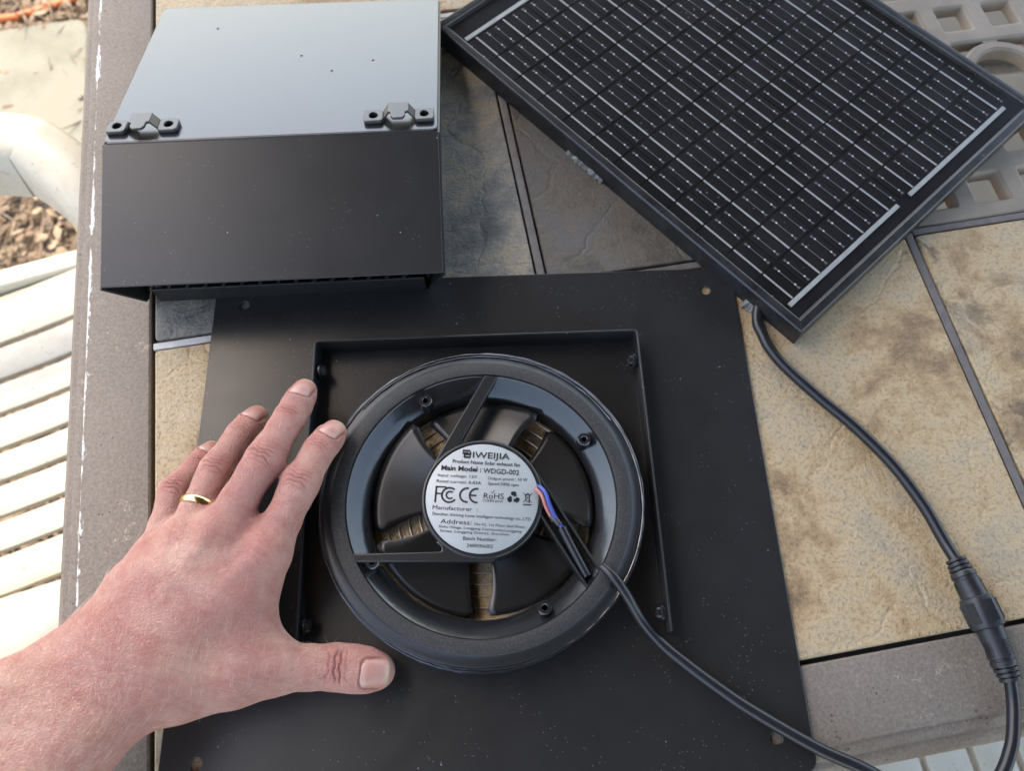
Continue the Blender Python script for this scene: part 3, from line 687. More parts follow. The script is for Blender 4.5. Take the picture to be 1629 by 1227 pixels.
MB().tube(spline([cpt(-0.008, 0.002, ZR-0.002), cpt(0.0, 0.0030, ZR+0.0020), cpt(0.008, 0.0012, ZR+0.0018), cpt(0.016, 0.0005, ZR-0.0005), cpt(0.024, 0.0008, ZR-0.001)]), 0.0012, 8).build('wire', M_WB, fan, True)
MB().tube(spline([cpt(0.013, -0.001, ZR-0.0015), cpt(0.017, 0.0, ZR-0.0008), cpt(0.020, 0.0004, ZR-0.001)]), [0.0018]*16 + [0.0015], 10).build('heat_shrink', simple('heat_shrink', (0.05, 0.05, 0.055), 0.2), fan, True)
MB().tube(spline([cpt(0.022, 0.0005, ZR-0.0015), cpt(0.036, -0.0008, ZR-0.002), cpt(0.052, -0.002, ZR-0.003)]), 0.0027, 10).build('wire_sleeve', M_CAB, fan, True)

# round motor label with its print
n = NT('label_foil'); v = n.coord(); f = n.noise(v, 60, 3)
n.set(Base_Color=n.mix(f, (0.37, 0.385, 0.375), (0.43, 0.445, 0.435)), Roughness=0.48, Metallic=0.15); M_LAB = n.m
lab = MB().lathe([(0.0, 0.0), (LR - 0.0003, 0.0), (LR, -0.0002)], 96).build('motor_label', M_LAB, fan, True); lab.location = (LX, LY, ZR + 0.0003)
M_INK = simple('ink', (0.012, 0.012, 0.013), 0.6)
ZI = 0.00022
def text(s, x0, y0, x1, y1, h, bold=0.0):
    cu = bpy.data.curves.new('t', 'FONT'); cu.body = s; cu.resolution_u = 3; cu.offset = bold
    o = bpy.data.objects.new('t', cu); col.objects.link(o)
    dg = bpy.context.evaluated_depsgraph_get(); me = bpy.data.meshes.new_from_object(o.evaluated_get(dg))
    bpy.data.objects.remove(o); bpy.data.curves.remove(cu)
    xs = [q.co.x for q in me.vertices]; a, b = min(xs), max(xs)
    wd = math.hypot(x1 - x0, y1 - y0); ang = math.atan2(y1 - y0, x1 - x0)
    me.transform(Matrix.Translation((x0 - LX, y0 - LY, ZI)) @ Matrix.Rotation(ang, 4, 'Z') @ Matrix.Diagonal((wd / (b - a), h / 0.70, 1, 1)) @ Matrix.Translation((-a, 0, 0)))
    mk('lettering', me, M_INK, lab)
for t in (("IWEIJIA", -0.0039, 0.0184, 0.0177, 0.0164, 0.0037, 0.012), ("Product Name Solar exhaust fan", -0.0157, 0.0158, 0.0235, 0.0118, 0.0021, 0.015),
          ("Main Model :", -0.0224, 0.0117, 0.0009, 0.0095, 0.0029, 0.03), ("WDGD-002", 0.002, 0.0089, 0.0228, 0.0067, 0.0030, 0.01),
          ("Input voltage: 12V", -0.0244, 0.0079, -0.0016, 0.0057, 0.0018), ("Output power: 10 W", 0.0046, 0.0047, 0.0276, 0.0027, 0.0018),
          ("Rated current: 0.83A", -0.0251, 0.0043, 0.0006, 0.0019, 0.0018), ("Speed:3000 rpm", 0.0045, 0.0016, 0.0223, -0.0002, 0.0018),
          ("RoHS", 0.0018, -0.0065, 0.0134, -0.0074, 0.0034), ("COMPLIANT", 0.0011, -0.0083, 0.0131, -0.0095, 0.0014),
          ("Manufacturer  :", -0.0275, -0.0115, -0.0018, -0.014, 0.0024), ("Shenzhen thinking home intelligent technology co., LTD", -0.0278, -0.0149, 0.0281, -0.0206, 0.0018),
          ("Address:", -0.023, -0.0199, -0.0055, -0.0216, 0.0026), ("No.42, 1st Floor,2nd Floor,", -0.0037, -0.0218, 0.0252, -0.0248, 0.0015),
          ("Shihu Village, Longgang Community,Longgang", -0.0241, -0.0223, 0.0225, -0.0272, 0.0015), ("Street, Longgang District, Shenzhen", -0.0233, -0.0248, 0.0157, -0.0287, 0.0015),
          ("Batch Number:", -0.0104, -0.03, 0.0085, -0.0317, 0.0021), ("240929A002", -0.0084, -0.0341, 0.0063, -0.0354, 0.0020)): text(*t)
TA = math.atan2(-0.0020, 0.0216)      # the print runs slightly downhill
def strokes(name, cx, cy, items):
    """flat strokes: (points, width) in the label's reading frame about (cx, cy)"""
    m = MB()
    for pts, wd in items:
        P = [Vector(p) for p in pts]; L_ = []; R_ = []
        for i, p in enumerate(P):
            t = (P[min(i+1, len(P)-1)] - P[max(i-1, 0)]).normalized(); nn = Vector((-t.y, t.x)) * wd / 2
            L_.append(p + nn); R_.append(p - nn)
        Q = L_ + R_; k = len(P)
        ca, sa = math.cos(TA), math.sin(TA)
        m.add([(cx - LX + q.x*ca - q.y*sa, cy - LY + q.x*sa + q.y*ca, ZI) for q in Q], [(i, k+i, k+i+1, i+1) for i in range(k-1)])
    m.build(name, M_INK, lab)
def arc(cx, cy, r, a0, a1, n=18): return [(cx + r*math.cos(rad(a0 + (a1-a0)*i/n)), cy + r*math.sin(rad(a0 + (a1-a0)*i/n))) for i in range(n+1)]
strokes('certification_mark', -0.0178, -0.0036, [(arc(0, 0, 0.0043, 50, 325), 0.0011), (arc(0.0004, 0, 0.0021, 45, 315), 0.0010), ([(-0.0078, -0.0048), (-0.0078, 0.0046)], 0.0010), ([(-0.0083, 0.0046), (-0.0020, 0.0046)], 0.0009), ([(-0.0078, 0.0006), (-0.0046, 0.0006)], 0.0009)])
strokes('certification_mark', -0.0066, -0.0042, [(arc(-0.0010, 0, 0.0041, 80, 280), 0.0011), (arc(0.0046, 0, 0.0041, 80, 280), 0.0011), ([(0.0006, 0), (0.0044, 0)], 0.0010)])
it = []
for k in range(3):
    a = rad(90 + 120 * k); b = rad(90 + 120 * (k + 1))
    def pt(r, t): return (r*math.cos(t), r*math.sin(t))
    p, q = Vector(pt(0.0031, a)), Vector(pt(0.0031, b)); it += [([p.lerp(q, 0.05), p.lerp(q, 0.36)], 0.0017), ([p.lerp(q, 0.52), p.lerp(q, 0.92)], 0.0017), ([pt(0.0031, a - 0.5), pt(0.0034, a), pt(0.0031, a + 0.5)], 0.0010)]
strokes('recycling_mark', 0.0190, -0.0067, it)
strokes('bin_mark', 0.0271, -0.0070, [([(-0.0027, 0.0030), (0.0027, -0.0031)], 0.0003), ([(0.0027, 0.0030), (-0.0027, -0.0031)], 0.0003), ([(-0.0018, 0.0017), (0.0018, 0.0017)], 0.0005), ([(-0.0014, 0.0017), (-0.0009, -0.0022)], 0.0004), ([(0.0014, 0.0017), (0.0009, -0.0022)], 0.0004), ([(-0.0009, -0.0022), (0.0009, -0.0022)], 0.0004), (arc(0.0009, -0.0025, 0.0004, 0, 360, 8), 0.0003), ([(-0.0008, 0.0023), (0.0008, 0.0023)], 0.0005), ([(-0.0024, -0.0042), (0.0024, -0.0042)], 0.0007)])
strokes('check_mark', 0.0072, -0.0028, [([(-0.0010, 0.0), (-0.0003, -0.0007), (0.0010, 0.0010)], 0.0004)])
strokes('maker_mark', -0.0074, 0.0209, [([(0.0020, 0.0020), (-0.0022, 0.0020), (-0.0022, 0.0004), (0.0012, 0.0004)], 0.0012), ([(-0.0010, -0.0002), (0.0022, -0.0002), (0.0022, -0.0020), (-0.0014, -0.0020)], 0.0012), ([(0.0022, 0.0014), (0.0022, -0.0004)], 0.0010), ([(-0.0012, 0.0002), (-0.0012, -0.0022)], 0.0009)])

# ================================================================== CABLES
fc = empty('fan_cable', (0.20, -0.16, 0.0)); tag(fc, 'black cable from the fan looping over the rail to the connector nut', 'cable')
W2 = lambda pts: [Vector(p) - Vector((0.20, -0.16, 0.0)) for p in pts]
MB().tube(spline(W2([(0.0600, -0.0560, 0.0235), (0.0650, -0.0640, 0.0255), (0.0700, -0.0735, 0.0215), (0.0765, -0.0870, 0.0125), (0.0860, -0.1010, 0.0064), (0.0957, -0.1126, 0.0057), (0.1110, -0.1290, 0.0058), (0.1259, -0.1433, 0.0060),
    (0.1536, -0.1661, 0.0060), (0.1745, -0.1800, 0.0060), (0.2000, -0.1980, 0.0020), (0.2230, -0.2060, -0.002), (0.2440, -0.1990, 0.0005), (0.2570, -0.1850, 0.0030), (0.2645, -0.1710, 0.0036), (0.2685, -0.1600, 0.0040), (0.2692, -0.1510, 0.0070)]), 8), [0.0027 + 0.0008 * min(1.0, i / 60) for i in range(129)], 16).build('cable', M_CAB, fc, True)
pc = empty('panel_cable', (0.24, 0.0, 0.0)); tag(pc, 'black cable running from the solar panel over the tan tile', 'cable')
W3 = lambda pts: [Vector(p) - Vector((0.24, 0.0, 0.0)) for p in pts]
MB().tube(spline(W3([(0.2060, 0.1050, 0.0040), (0.1990, 0.0880, 0.0037), (0.1994, 0.0780, 0.0037), (0.2010, 0.0670, 0.0037), (0.2073, 0.0518, 0.0037), (0.2209, 0.0293, 0.0037), (0.2373, 0.0048, 0.0037), (0.2517, -0.0228, 0.0037), (0.2605, -0.0500, 0.0038), (0.2640, -0.0720, 0.0044), (0.2652, -0.0850, 0.0070)]), 8), 0.0035, 16).build('cable', M_CAB, pc, True)
M_CONN = simple('connector_rubber', (0.020, 0.020, 0.022), 0.40, var=0.3, scale=400, bump=0.15)
def connector(root, off, A, B, flip):
    """strain relief, barrel with grip pads; runs from cable end A to the nut at B"""
    A, B = Vector(A) - Vector(off), Vector(B) - Vector(off); d = (B - A); L_ = d.length; q = d.to_track_quat('Z', 'Y').to_matrix().to_4x4(); q.translation = A
    def part(name, mb, mat=M_CONN):
        o = mb.build(name, mat, root, True, angle=35); o.matrix_local = q; return o
    sr = MB()
    for k in range(3):
        z = 0.0006 + k * 0.0026; sr.lathe([(0.0036, z), (0.0056 + 0.0004*k, z), (0.0058 + 0.0004*k, z + 0.0008), (0.0056 + 0.0004*k, z + 0.0016), (0.0036, z + 0.0016)], 24)
    sr.lathe([(0.0040, 0.0), (0.0044, 0.0085)], 20)
    part('strain_relief', sr)
    b = part('connector_barrel', MB().lathe([(0.0040, 0.0080), (0.0065, 0.0082), (0.0070, 0.0090), (0.0070, 0.0112), (0.0064, 0.0116), (0.0064, 0.0126), (0.0071, 0.0130), (0.0067, L_ * 0.6), (0.0073, L_ - 0.002), (0.0073, L_ + 0.002)], 28))
    for ang in (20, 200, 110, 290):
        pad = MB()
        for i in range(8):
            for j in range(4):
                a = rad(ang + (j - 1.5) * 9); z = 0.0142 + i * 0.0011
                pad.box(-0.0004, 0.0004, -0.0003, 0.0003, -0.0003, 0.0003, Matrix.Translation((0.0070*math.cos(a), 0.0070*math.sin(a), z)) @ Matrix.Rotation(a, 4, 'Z'))
        o = pad.build('grip_pad', M_CONN, b)
    return q
NUT0, NUT1 = (0.2662, -0.1085, 0.0096), (0.2672, -0.1225, 0.0096)
connector(pc, (0.24, 0.0, 0.0), (0.2650, -0.0840, 0.0072), NUT0, False)
connector(fc, (0.20, -0.16, 0.0), (0.2690, -0.1530, 0.0072), NUT1, True)
d = Vector(NUT1) - Vector(NUT0); q = d.to_track_quat('Z', 'Y').to_matrix().to_4x4(); q.translation = Vector(NUT0) - Vector((0.20, -0.16, 0.0))
prf = []
hx = MB(); L_ = d.length
for z, r in ((-0.0018, 0.0076), (-0.0012, 0.0086), (0.0010, 0.0092), (L_ - 0.001, 0.0094), (L_ + 0.0012, 0.0088), (L_ + 0.0018, 0.0077)):
    prf.append([(r * (1 + 0.05 * abs(math.cos(3 * a)) ** 3) * math.cos(a), r * (1 + 0.05 * abs(math.cos(3 * a)) ** 3) * math.sin(a), z) for a in [2 * math.pi * i / 36 for i in range(36)]])
V = [p for ring_ in prf for p in ring_]; F = [(i*36+j, i*36+(j+1) % 36, (i+1)*36+(j+1) % 36, (i+1)*36+j) for i in range(5) for j in range(36)] + [tuple(range(35, -1, -1)), tuple(5*36+j for j in range(36))]
nut = hx.add(V, F).build('connector_nut', M_CONN, fc, True, angle=30); nut.matrix_local = q
for k in range(6):
    rb = MB()
    for j in range(9):
        a = rad(60 * k + 30); t = (j - 4) * 0.00062
        rb.box(-0.0003, 0.00030, -0.00018, 0.00018, 0.0012, L_ - 0.0014, Matrix.Rotation(a, 4, 'Z') @ Matrix.Translation((0.0094, t, 0)))
    rb.build('grip_rib', M_CONN, nut)

# ================================================================== HAND AND FOREARM
J = dict(W=(-0.1955, -0.0725, 0.0500), Im=(-0.1183, -0.0212, 0.0430), Mm=(-0.1433, -0.0085, 0.0470), Rm=(-0.1633, -0.0078, 0.0430), Pm=(-0.1808, -0.0113, 0.0350), Ip=(-0.0980, 0.0146, 0.0430), Id=(-0.0877, 0.0343, 0.0370), It=(-0.0783, 0.0458, 0.0330),
    Mp=(-0.1161, 0.0312, 0.0460), Md=(-0.1025, 0.0569, 0.0380), Mt=(-0.0935, 0.0757, 0.0320), Rp=(-0.1457, 0.0326, 0.0360), Rd=(-0.1347, 0.0567, 0.0250), Rt=(-0.1260, 0.0700, 0.0180), Pp=(-0.1720, 0.0276, 0.0280), Pd=(-0.1626, 0.0439, 0.0185), Pt=(-0.1553, 0.0546, 0.0125),
    Tc=(-0.1638, -0.0791, 0.0430), Tm=(-0.1189, -0.0791, 0.0280), Ti=(-0.0911, -0.0831, 0.0205), Tt=(-0.0698, -0.0885, 0.0160), F1=(-0.2234, -0.0895, 0.0600), F2=(-0.2720, -0.1290, 0.0780))
J = {k: np.array(v, dtype=np.float64) for k, v in J.items()}
def seg_d(p, a, b, r0, r1, zf=1.0):
    ba = b - a; pa = p - a
    if zf != 1.0: ba = ba * np.array([1, 1, zf]); pa = pa * np.array([1, 1, zf])
    t = np.clip(pa @ ba / (ba @ ba), 0, 1); q = pa - t[:, None] * ba
    return np.sqrt((q * q).sum(1)) - (r0 + (r1 - r0) * t)
def smin(a, b, k):
    h = np.maximum(k - np.abs(a - b), 0) / k
    return np.minimum(a, b) - h * h * k * 0.25
def chain(p, pts, k=0.003, zf=1.0):
    d = None
    for (a, ra), (b, rb) in zip(pts[:-1], pts[1:]):
        e = seg_d(p, a, b, ra, rb, zf); d = e if d is None else smin(d, e, k)
    return d
def L(a, b, t): return a + (b - a) * t
def finger(m, p_, d_, t_, s):
    """stations from knuckle to tip with anatomical radii scaled by s"""
    return [(m, 0.0112*s), (L(m, p_, 0.45), 0.0100*s), (L(m, p_, 0.82), 0.0099*s), (p_, 0.0104*s), (L(p_, d_, 0.25), 0.0095*s), (L(p_, d_, 0.7), 0.0088*s), (d_, 0.0090*s), (L(d_, t_, 0.45), 0.0087*s), (L(d_, t_, 0.8), 0.0079*s), (t_ , 0.0066*s)]
FING = {'I': finger(J['Im'], J['Ip'], J['Id'], J['It'], 1.0), 'M': finger(J['Mm'], J['Mp'], J['Md'], J['Mt'], 1.02), 'R': finger(J['Rm'], J['Rp'], J['Rd'], J['Rt'], 0.96), 'P': finger(J['Pm'], J['Pp'], J['Pd'], J['Pt'], 0.84)}
perp = np.array([0.77, -0.64, 0.0])       # across the wrist, thumb side positive
carp = {'I': J['W'] + perp*0.014 + [0.012, 0.010, 0], 'M': J['W'] + perp*0.004 + [0.012, 0.012, 0.003], 'R': J['W'] - perp*0.008 + [0.010, 0.012, 0.001], 'P': J['W'] - perp*0.017 + [0.008, 0.010, -0.005]}
THUMB = [(J['Tc'], 0.0165), (L(J['Tc'], J['Tm'], 0.5), 0.0160), (J['Tm'], 0.0125), (L(J['Tm'], J['Ti'], 0.5), 0.0112), (J['Ti'], 0.0117), (L(J['Ti'], J['Tt'], 0.45), 0.0118), (L(J['Ti'], J['Tt'], 0.8), 0.0108), (J['Tt'], 0.0088)]
def sdf(p):
    p = np.asarray(p, dtype=np.float64)
    d = None
    for k, rr in (('I', 0.0128), ('M', 0.0125), ('R', 0.0120), ('P', 0.0112)):
        m = J[k + 'm']; e = chain(p, [(carp[k], 0.0170), (L(carp[k], m, 0.55), 0.0150), (m, rr)], 0.004)
        d = e if d is None else smin(d, e, 0.016)
    # heel of the hand and palm filling underneath
    d = smin(d, seg_d(p, J['W'] + perp*0.018 + [0.016, 0.004, -0.016], L(J['Im'], J['Mm'], 0.4) + [0.0, -0.006, -0.012], 0.013, 0.009), 0.014)
    d = smin(d, seg_d(p, J['W'] - perp*0.012 + [0.014, 0.010, -0.018], L(J['Rm'], J['Pm'], 0.5) + [0.0, -0.006, -0.010], 0.013, 0.009), 0.014)
    # wrist and forearm: two bones
    ax = J['F2'] - J['F1']; ax /= np.linalg.norm(ax)
    for s, r0 in ((1, 0.0225), (-1, 0.0225)):
        a = J['W'] + perp * 0.0115 * s; b = J['F1'] + perp * 0.0150 * s; c = J['F2'] + perp * 0.0200 * s; e4 = c + ax * 0.12
        e = chain(p, [(a, 0.0205), (b, 0.0235), (c, 0.0300), (e4, 0.036)], 0.006); d = smin(d, e, 0.018)
    d = smin(d, seg_d(p, J['W'] - perp*0.021 + [-0.008, -0.004, 0.006], J['W'] - perp*0.021 + [-0.012, -0.008, 0.006], 0.0125, 0.0125), 0.010)   # ulnar knob
    # thumb with its muscle and the web to the index finger
    t = chain(p, THUMB, 0.004); d = smin(d, t, 0.012)
    d = smin(d, seg_d(p, L(J['Tc'], J['Tm'], 0.0) + [0.0, 0.004, -0.006], L(J['Tc'], J['Tm'], 0.8) + [0.0, 0.004, -0.004], 0.0165, 0.0130), 0.012)
    d = smin(d, seg_d(p, J['Im'] + [-0.0070, -0.016, -0.008], J['Tm'] + [-0.010, 0.010, 0.003], 0.0085, 0.0085), 0.016)
    d = smin(d, seg_d(p, J['Im'] + [-0.020, -0.026, -0.002], J['Tm'] + [-0.022, 0.010, 0.004], 0.0110, 0.0120), 0.016)
    # extensor tendons and knuckle heads
    for k in 'IMRP':
        d = smin(d, seg_d(p, J[k+'m'] + [0, 0, 0.0052], J[k+'m'] + [0.001, 0.001, 0.0050], 0.0085, 0.0085) , 0.006)
        d = smin(d, seg_d(p, L(carp[k], J[k+'m'], 0.35) + [0, 0, 0.0125], J[k+'m'] + [0, 0, 0.0105], 0.0020, 0.0022), 0.005)
    for k in 'IMRP':
        d = smin(d, chain(p, FING[k], 0.0025, 1.06), 0.0055)
    # webs between neighbouring fingers
    for a, b in (('I', 'M'), ('M', 'R'), ('R', 'P')):
        u = L(J[a+'m'], J[a+'p'], 0.24) + [0, 0, -0.004]; v_ = L(J[b+'m'], J[b+'p'], 0.24) + [0, 0, -0.004]
        d = smin(d, seg_d(p, u, v_, 0.0068, 0.0068), 0.006)
    return d
def grad(p, e=2e-4):
    d0 = sdf(p); g_ = np.stack([sdf(p + np.eye(3)[i] * e) - d0 for i in range(3)], 1) / e
    return d0, g_ / (np.linalg.norm(g_, axis=1)[:, None] + 1e-9)

def surface_nets(lo, hi, h):
    n_ = np.ceil((hi - lo) / h).astype(int) + 1
    ax_ = [lo[i] + h * np.arange(n_[i]) for i in range(3)]
    # coarse pass, then only points near the surface are evaluated exactly
    G = np.full(n_, 1.0, dtype=np.float32)
    st = 4
    ci = np.stack(np.meshgrid(*[np.arange(0, n_[i], st) for i in range(3)], indexing='ij'), -1).reshape(-1, 3)
    cd = sdf(lo + ci * h)
    near = ci[np.abs(cd) < st * h * 1.8]; inside = ci[cd <= -st * h * 1.8]
    offs = np.stack(np.meshgrid(*[np.arange(-2, 3)] * 3, indexing='ij'), -1).reshape(-1, 3)
    for q in inside:
        s0 = np.maximum(q - 2, 0); e0 = np.minimum(q + 3, n_); G[s0[0]:e0[0], s0[1]:e0[1], s0[2]:e0[2]] = -1.0
    idx = (near[:, None, :] + offs[None]).reshape(-1, 3); idx = idx[((idx >= 0) & (idx < n_)).all(1)]
    lin = np.unique(np.ravel_multi_index(idx.T, n_)); idx = np.stack(np.unravel_index(lin, n_), 1)
    G.reshape(-1)[lin] = sdf(lo + idx * h)
    S = G < 0
    cnt = np.zeros(n_ - 1, dtype=np.int8)
    for dx in (0, 1):
        for dy in (0, 1):
            for dz in (0, 1): cnt += S[dx:n_[0]-1+dx, dy:n_[1]-1+dy, dz:n_[2]-1+dz]
    act = (cnt > 0) & (cnt < 8)
    vid = np.full(n_ - 1, -1, dtype=np.int64); vid[act] = np.arange(act.sum())
    V = lo + (np.argwhere(act) + 0.5) * h
    F = []
    for a in range(3):
        b, c_ = (a + 1) % 3, (a + 2) % 3
        s0 = [slice(None)] * 3; s1 = [slice(None)] * 3; s0[a] = slice(0, -1); s1[a] = slice(1, None)
        A, B = S[tuple(s0)], S[tuple(s1)]
        E_ = np.argwhere(A != B)
        ok = (E_[:, b] > 0) & (E_[:, c_] > 0) & (E_[:, b] < n_[b] - 1) & (E_[:, c_] < n_[c_] - 1); E_ = E_[ok]
        fl = A[tuple(E_.T)]
        def at_(db, dc): q = E_.copy(); q[:, b] += db; q[:, c_] += dc; return vid[tuple(q.T)]
        Q = np.stack([at_(-1, -1), at_(0, -1), at_(0, 0), at_(-1, 0)], 1)
        Q[~fl] = Q[~fl][:, ::-1]; F.append(Q)
    return V, np.concatenate(F)

lo = np.array([-0.335, -0.185, 0.0]); hi = np.array([-0.050, 0.095, 0.125])
HV, HF = surface_nets(lo, hi, 0.0021)
hm = bpy.data.meshes.new('t'); hm.from_pydata(HV.tolist(), [], HF.tolist())
bm = bmesh.new(); bm.from_mesh(hm); bmesh.ops.smooth_vert(bm, verts=bm.verts, factor=0.5, use_axis_x=True, use_axis_y=True, use_axis_z=True)
bm.to_mesh(hm); bm.free()
def project(me, it=2):
    P = np.empty(len(me.vertices) * 3); me.vertices.foreach_get('co', P); P = P.reshape(-1, 3)
    for _ in range(it):
        d0, g_ = grad(P); P = P - g_ * np.clip(d0, -0.002, 0.002)[:, None]
    me.vertices.foreach_set('co', P.ravel()); me.update(); return P
project(hm)
def subdiv(me):
    o = bpy.data.objects.new('t', me); col.objects.link(o); m_ = o.modifiers.new('s', 'SUBSURF'); m_.levels = 2; m_.render_levels = 2
    dg = bpy.context.evaluated_depsgraph_get(); r = bpy.data.meshes.new_from_object(o.evaluated_get(dg)); bpy.data.objects.remove(o); return r
hm = subdiv(hm)
P = project(hm, 1)
N_ = np.empty(len(hm.vertices) * 3); hm.vertices.foreach_get('normal', N_); N_ = N_.reshape(-1, 3)
# ---- creases over the joints, nail beds, redness
crease = np.zeros(len(P)); redn = np.zeros(len(P)); nailm = np.zeros(len(P))
UP = np.array([0.0, 0.0, 1.0])
def frame(a, b):
    t = (b - a) / np.linalg.norm(b - a); n1 = UP - t * (UP @ t); n1 /= np.linalg.norm(n1); return t, n1, np.cross(t, n1)
hr = np.random.default_rng(5)
def joint(jp, a, b, lines, halfw, amp):
    t, n1, s1 = frame(a, b); q = P - jp
    T_, Nn, S_ = q @ t, q @ n1, q @ s1
    near = (np.abs(T_) < 0.02) & (np.abs(S_) < halfw * 1.6) & (Nn > -0.002)
    for (t0, cv, w_, k_, off) in lines:
        wob = 0.0004 * np.sin(S_ * 900 + t0 * 3000)
        e = np.exp(-((T_ - t0 - cv * ((S_ - off) / halfw) ** 2 - wob) / w_) ** 2) * np.clip(1.15 - (np.abs(S_ - off) / halfw) ** 3, 0, 1)
        crease[near] += (e * k_)[near] * amp
    redn[near] += (np.exp(-(T_ / 0.007) ** 2 - (S_ / (halfw * 1.1)) ** 2) * 0.8)[near]
for k, sc_ in (('I', 1.0), ('M', 1.0), ('R', 0.95), ('P', 0.85)):
    a, b, c_, t_ = J[k+'m'], J[k+'p'], J[k+'d'], J[k+'t']
    joint(b, a, c_, [(-0.0052, -0.0015, 0.0005, 0.5, 0.0), (-0.0026, -0.0022, 0.00055, 0.9, 0.0008), (-0.0004, 0.0004, 0.00055, 1.0, -0.0006), (0.0016, 0.0022, 0.0005, 0.8, 0.0006), (0.0042, 0.0024, 0.0005, 0.55, 0.0), (0.0066, 0.0020, 0.0005, 0.3, 0.0)], 0.0075 * sc_, 1.0)
    joint(c_, b, t_, [(-0.0022, -0.0006, 0.00042, 0.6, 0.0), (-0.0002, 0.0004, 0.00045, 0.9, 0.0004), (0.0018, 0.0008, 0.0004, 0.5, 0.0)], 0.0068 * sc_, 0.85)
    joint(a, carp[k], b, [(-0.006 + i * 0.0021 + hr.normal() * 0.0004, hr.normal() * 0.002, 0.00045, 0.32, hr.normal() * 0.002) for i in range(7)], 0.0085, 0.8 if k == 'I' else 0.45)
joint(J['Ti'], J['Tm'], J['Tt'], [(-0.0045, -0.0016, 0.00055, 0.6, 0.0), (-0.0015, 0.0012, 0.0006, 1.2, 0.0), (0.0012, 0.0018, 0.0006, 1.2, 0.0005), (0.0042, 0.0010, 0.0005, 0.5, 0.0)], 0.0095, 1.1)
NAILS = {}
for k, (a, t_, half, ln) in {'I': (J['Id'], J['It'], 0.0062, 0.0125), 'M': (J['Md'], J['Mt'], 0.0066, 0.0135), 'R': (J['Rd'], J['Rt'], 0.0062, 0.0128), 'P': (J['Pd'], J['Pt'], 0.0052, 0.0105), 'T': (J['Ti'], J['Tt'], 0.0078, 0.0150)}.items():
    t, n1, s1 = frame(a, t_)
    if k == 'T': n1 = n1 * math.cos(rad(14)) - s1 * math.sin(rad(14)) * -1.0; s1 = np.cross(t, n1)
    tipr = {'I': 0.0066, 'M': 0.0067, 'R': 0.0063, 'P': 0.0055, 'T': 0.0088}[k]
    base = t_ + t * (tipr * 0.62) - t * ln             # rear end of the nail
    NAILS[k] = (base, t, n1, s1, half, ln)
    q = P - base; T_, S_, Nn = q @ t, q @ s1, q @ n1
    # distance to the nail outline (rounded box) in the tangent plane
    dx = np.abs(S_) - (half - 0.003); dy = np.maximum(-(T_ - 0.003), T_ - (ln - 0.003))
    do = np.hypot(np.maximum(dx, 0), np.maximum(dy, 0)) + np.minimum(np.maximum(dx, dy), 0) - 0.003
    m_ = (Nn > 0) & (np.abs(T_) < 0.03) & (np.abs(S_) < 0.012)
    fold = np.exp(-((do - 0.0003) / 0.0006) ** 2) * np.clip(1 - (T_ - ln * 0.55) / (ln * 0.3), 0, 1)
    rim = np.exp(-((do - 0.0014) / 0.0009) ** 2) * np.clip(1 - (T_ - ln * 0.35) / (ln * 0.3), 0, 1)
    crease[m_] += (fold * 0.9)[m_]; crease[m_] -= (rim * 0.5)[m_]
    redn[m_] += (np.exp(-((T_ - ln * 0.3) / 0.011) ** 2) * 0.5)[m_]
wr = np.zeros(len(P)); axw = (J['Mm'] - J['W']); axw /= np.linalg.norm(axw)
tw = (P - J['W']) @ axw; sw = (P - J['W']) @ perp
for i in range(9):
    t0 = -0.012 + i * 0.0042 + hr.normal() * 0.0008
    wr += np.exp(-((tw - t0 - 0.0012 * np.sin(sw * 160 + i) - 0.25 * np.maximum(sw, 0)) / 0.0006) ** 2) * np.clip(np.sin(sw * 95 + i * 1.7) * 0.5 + 0.6, 0, 1) * 0.16
crease += wr * (N_[:, 2] > 0.2)
# fine criss-cross lines of the skin on the back of the hand
lines_ = np.zeros(len(P))
for i in range(46):
    a_ = hr.normal(0, 0.55) + (1.0 if i % 3 == 0 else 0.0); wl = hr.uniform(0.0013, 0.0030)
    lines_ += np.sin(((tw * math.cos(a_) + sw * math.sin(a_) + 0.0006 * np.sin(sw * 210 + i) + 0.3 * P[:, 2]) * 2 * math.pi / wl) + hr.uniform(0, 6.28))
lines_ = np.clip(np.abs(lines_) / 6.8, 0, 1.6); lines_ = (1 - lines_) * 0.26 * np.clip(N_[:, 2] * 1.6, 0, 1)
gate_ = 0.55 + 0.45 * np.sin(tw * 95 + 1.0) * np.sin(sw * 130 + 0.5)
crease += np.clip(lines_, -0.1, 0.3) * gate_
P2 = P - N_ * (np.clip(crease, -0.6, 1.6) * 0.00060)[:, None]
hm.vertices.foreach_set('co', P2.ravel()); hm.update()
at_ = hm.attributes.new('crease', 'FLOAT', 'POINT'); at_.data.foreach_set('value', np.clip(crease, 0, 1.5).astype(np.float32))
at_ = hm.attributes.new('red', 'FLOAT', 'POINT'); at_.data.foreach_set('value', np.clip(redn, 0, 1).astype(np.float32))
hm.polygons.foreach_set('use_smooth', [True] * len(hm.polygons))

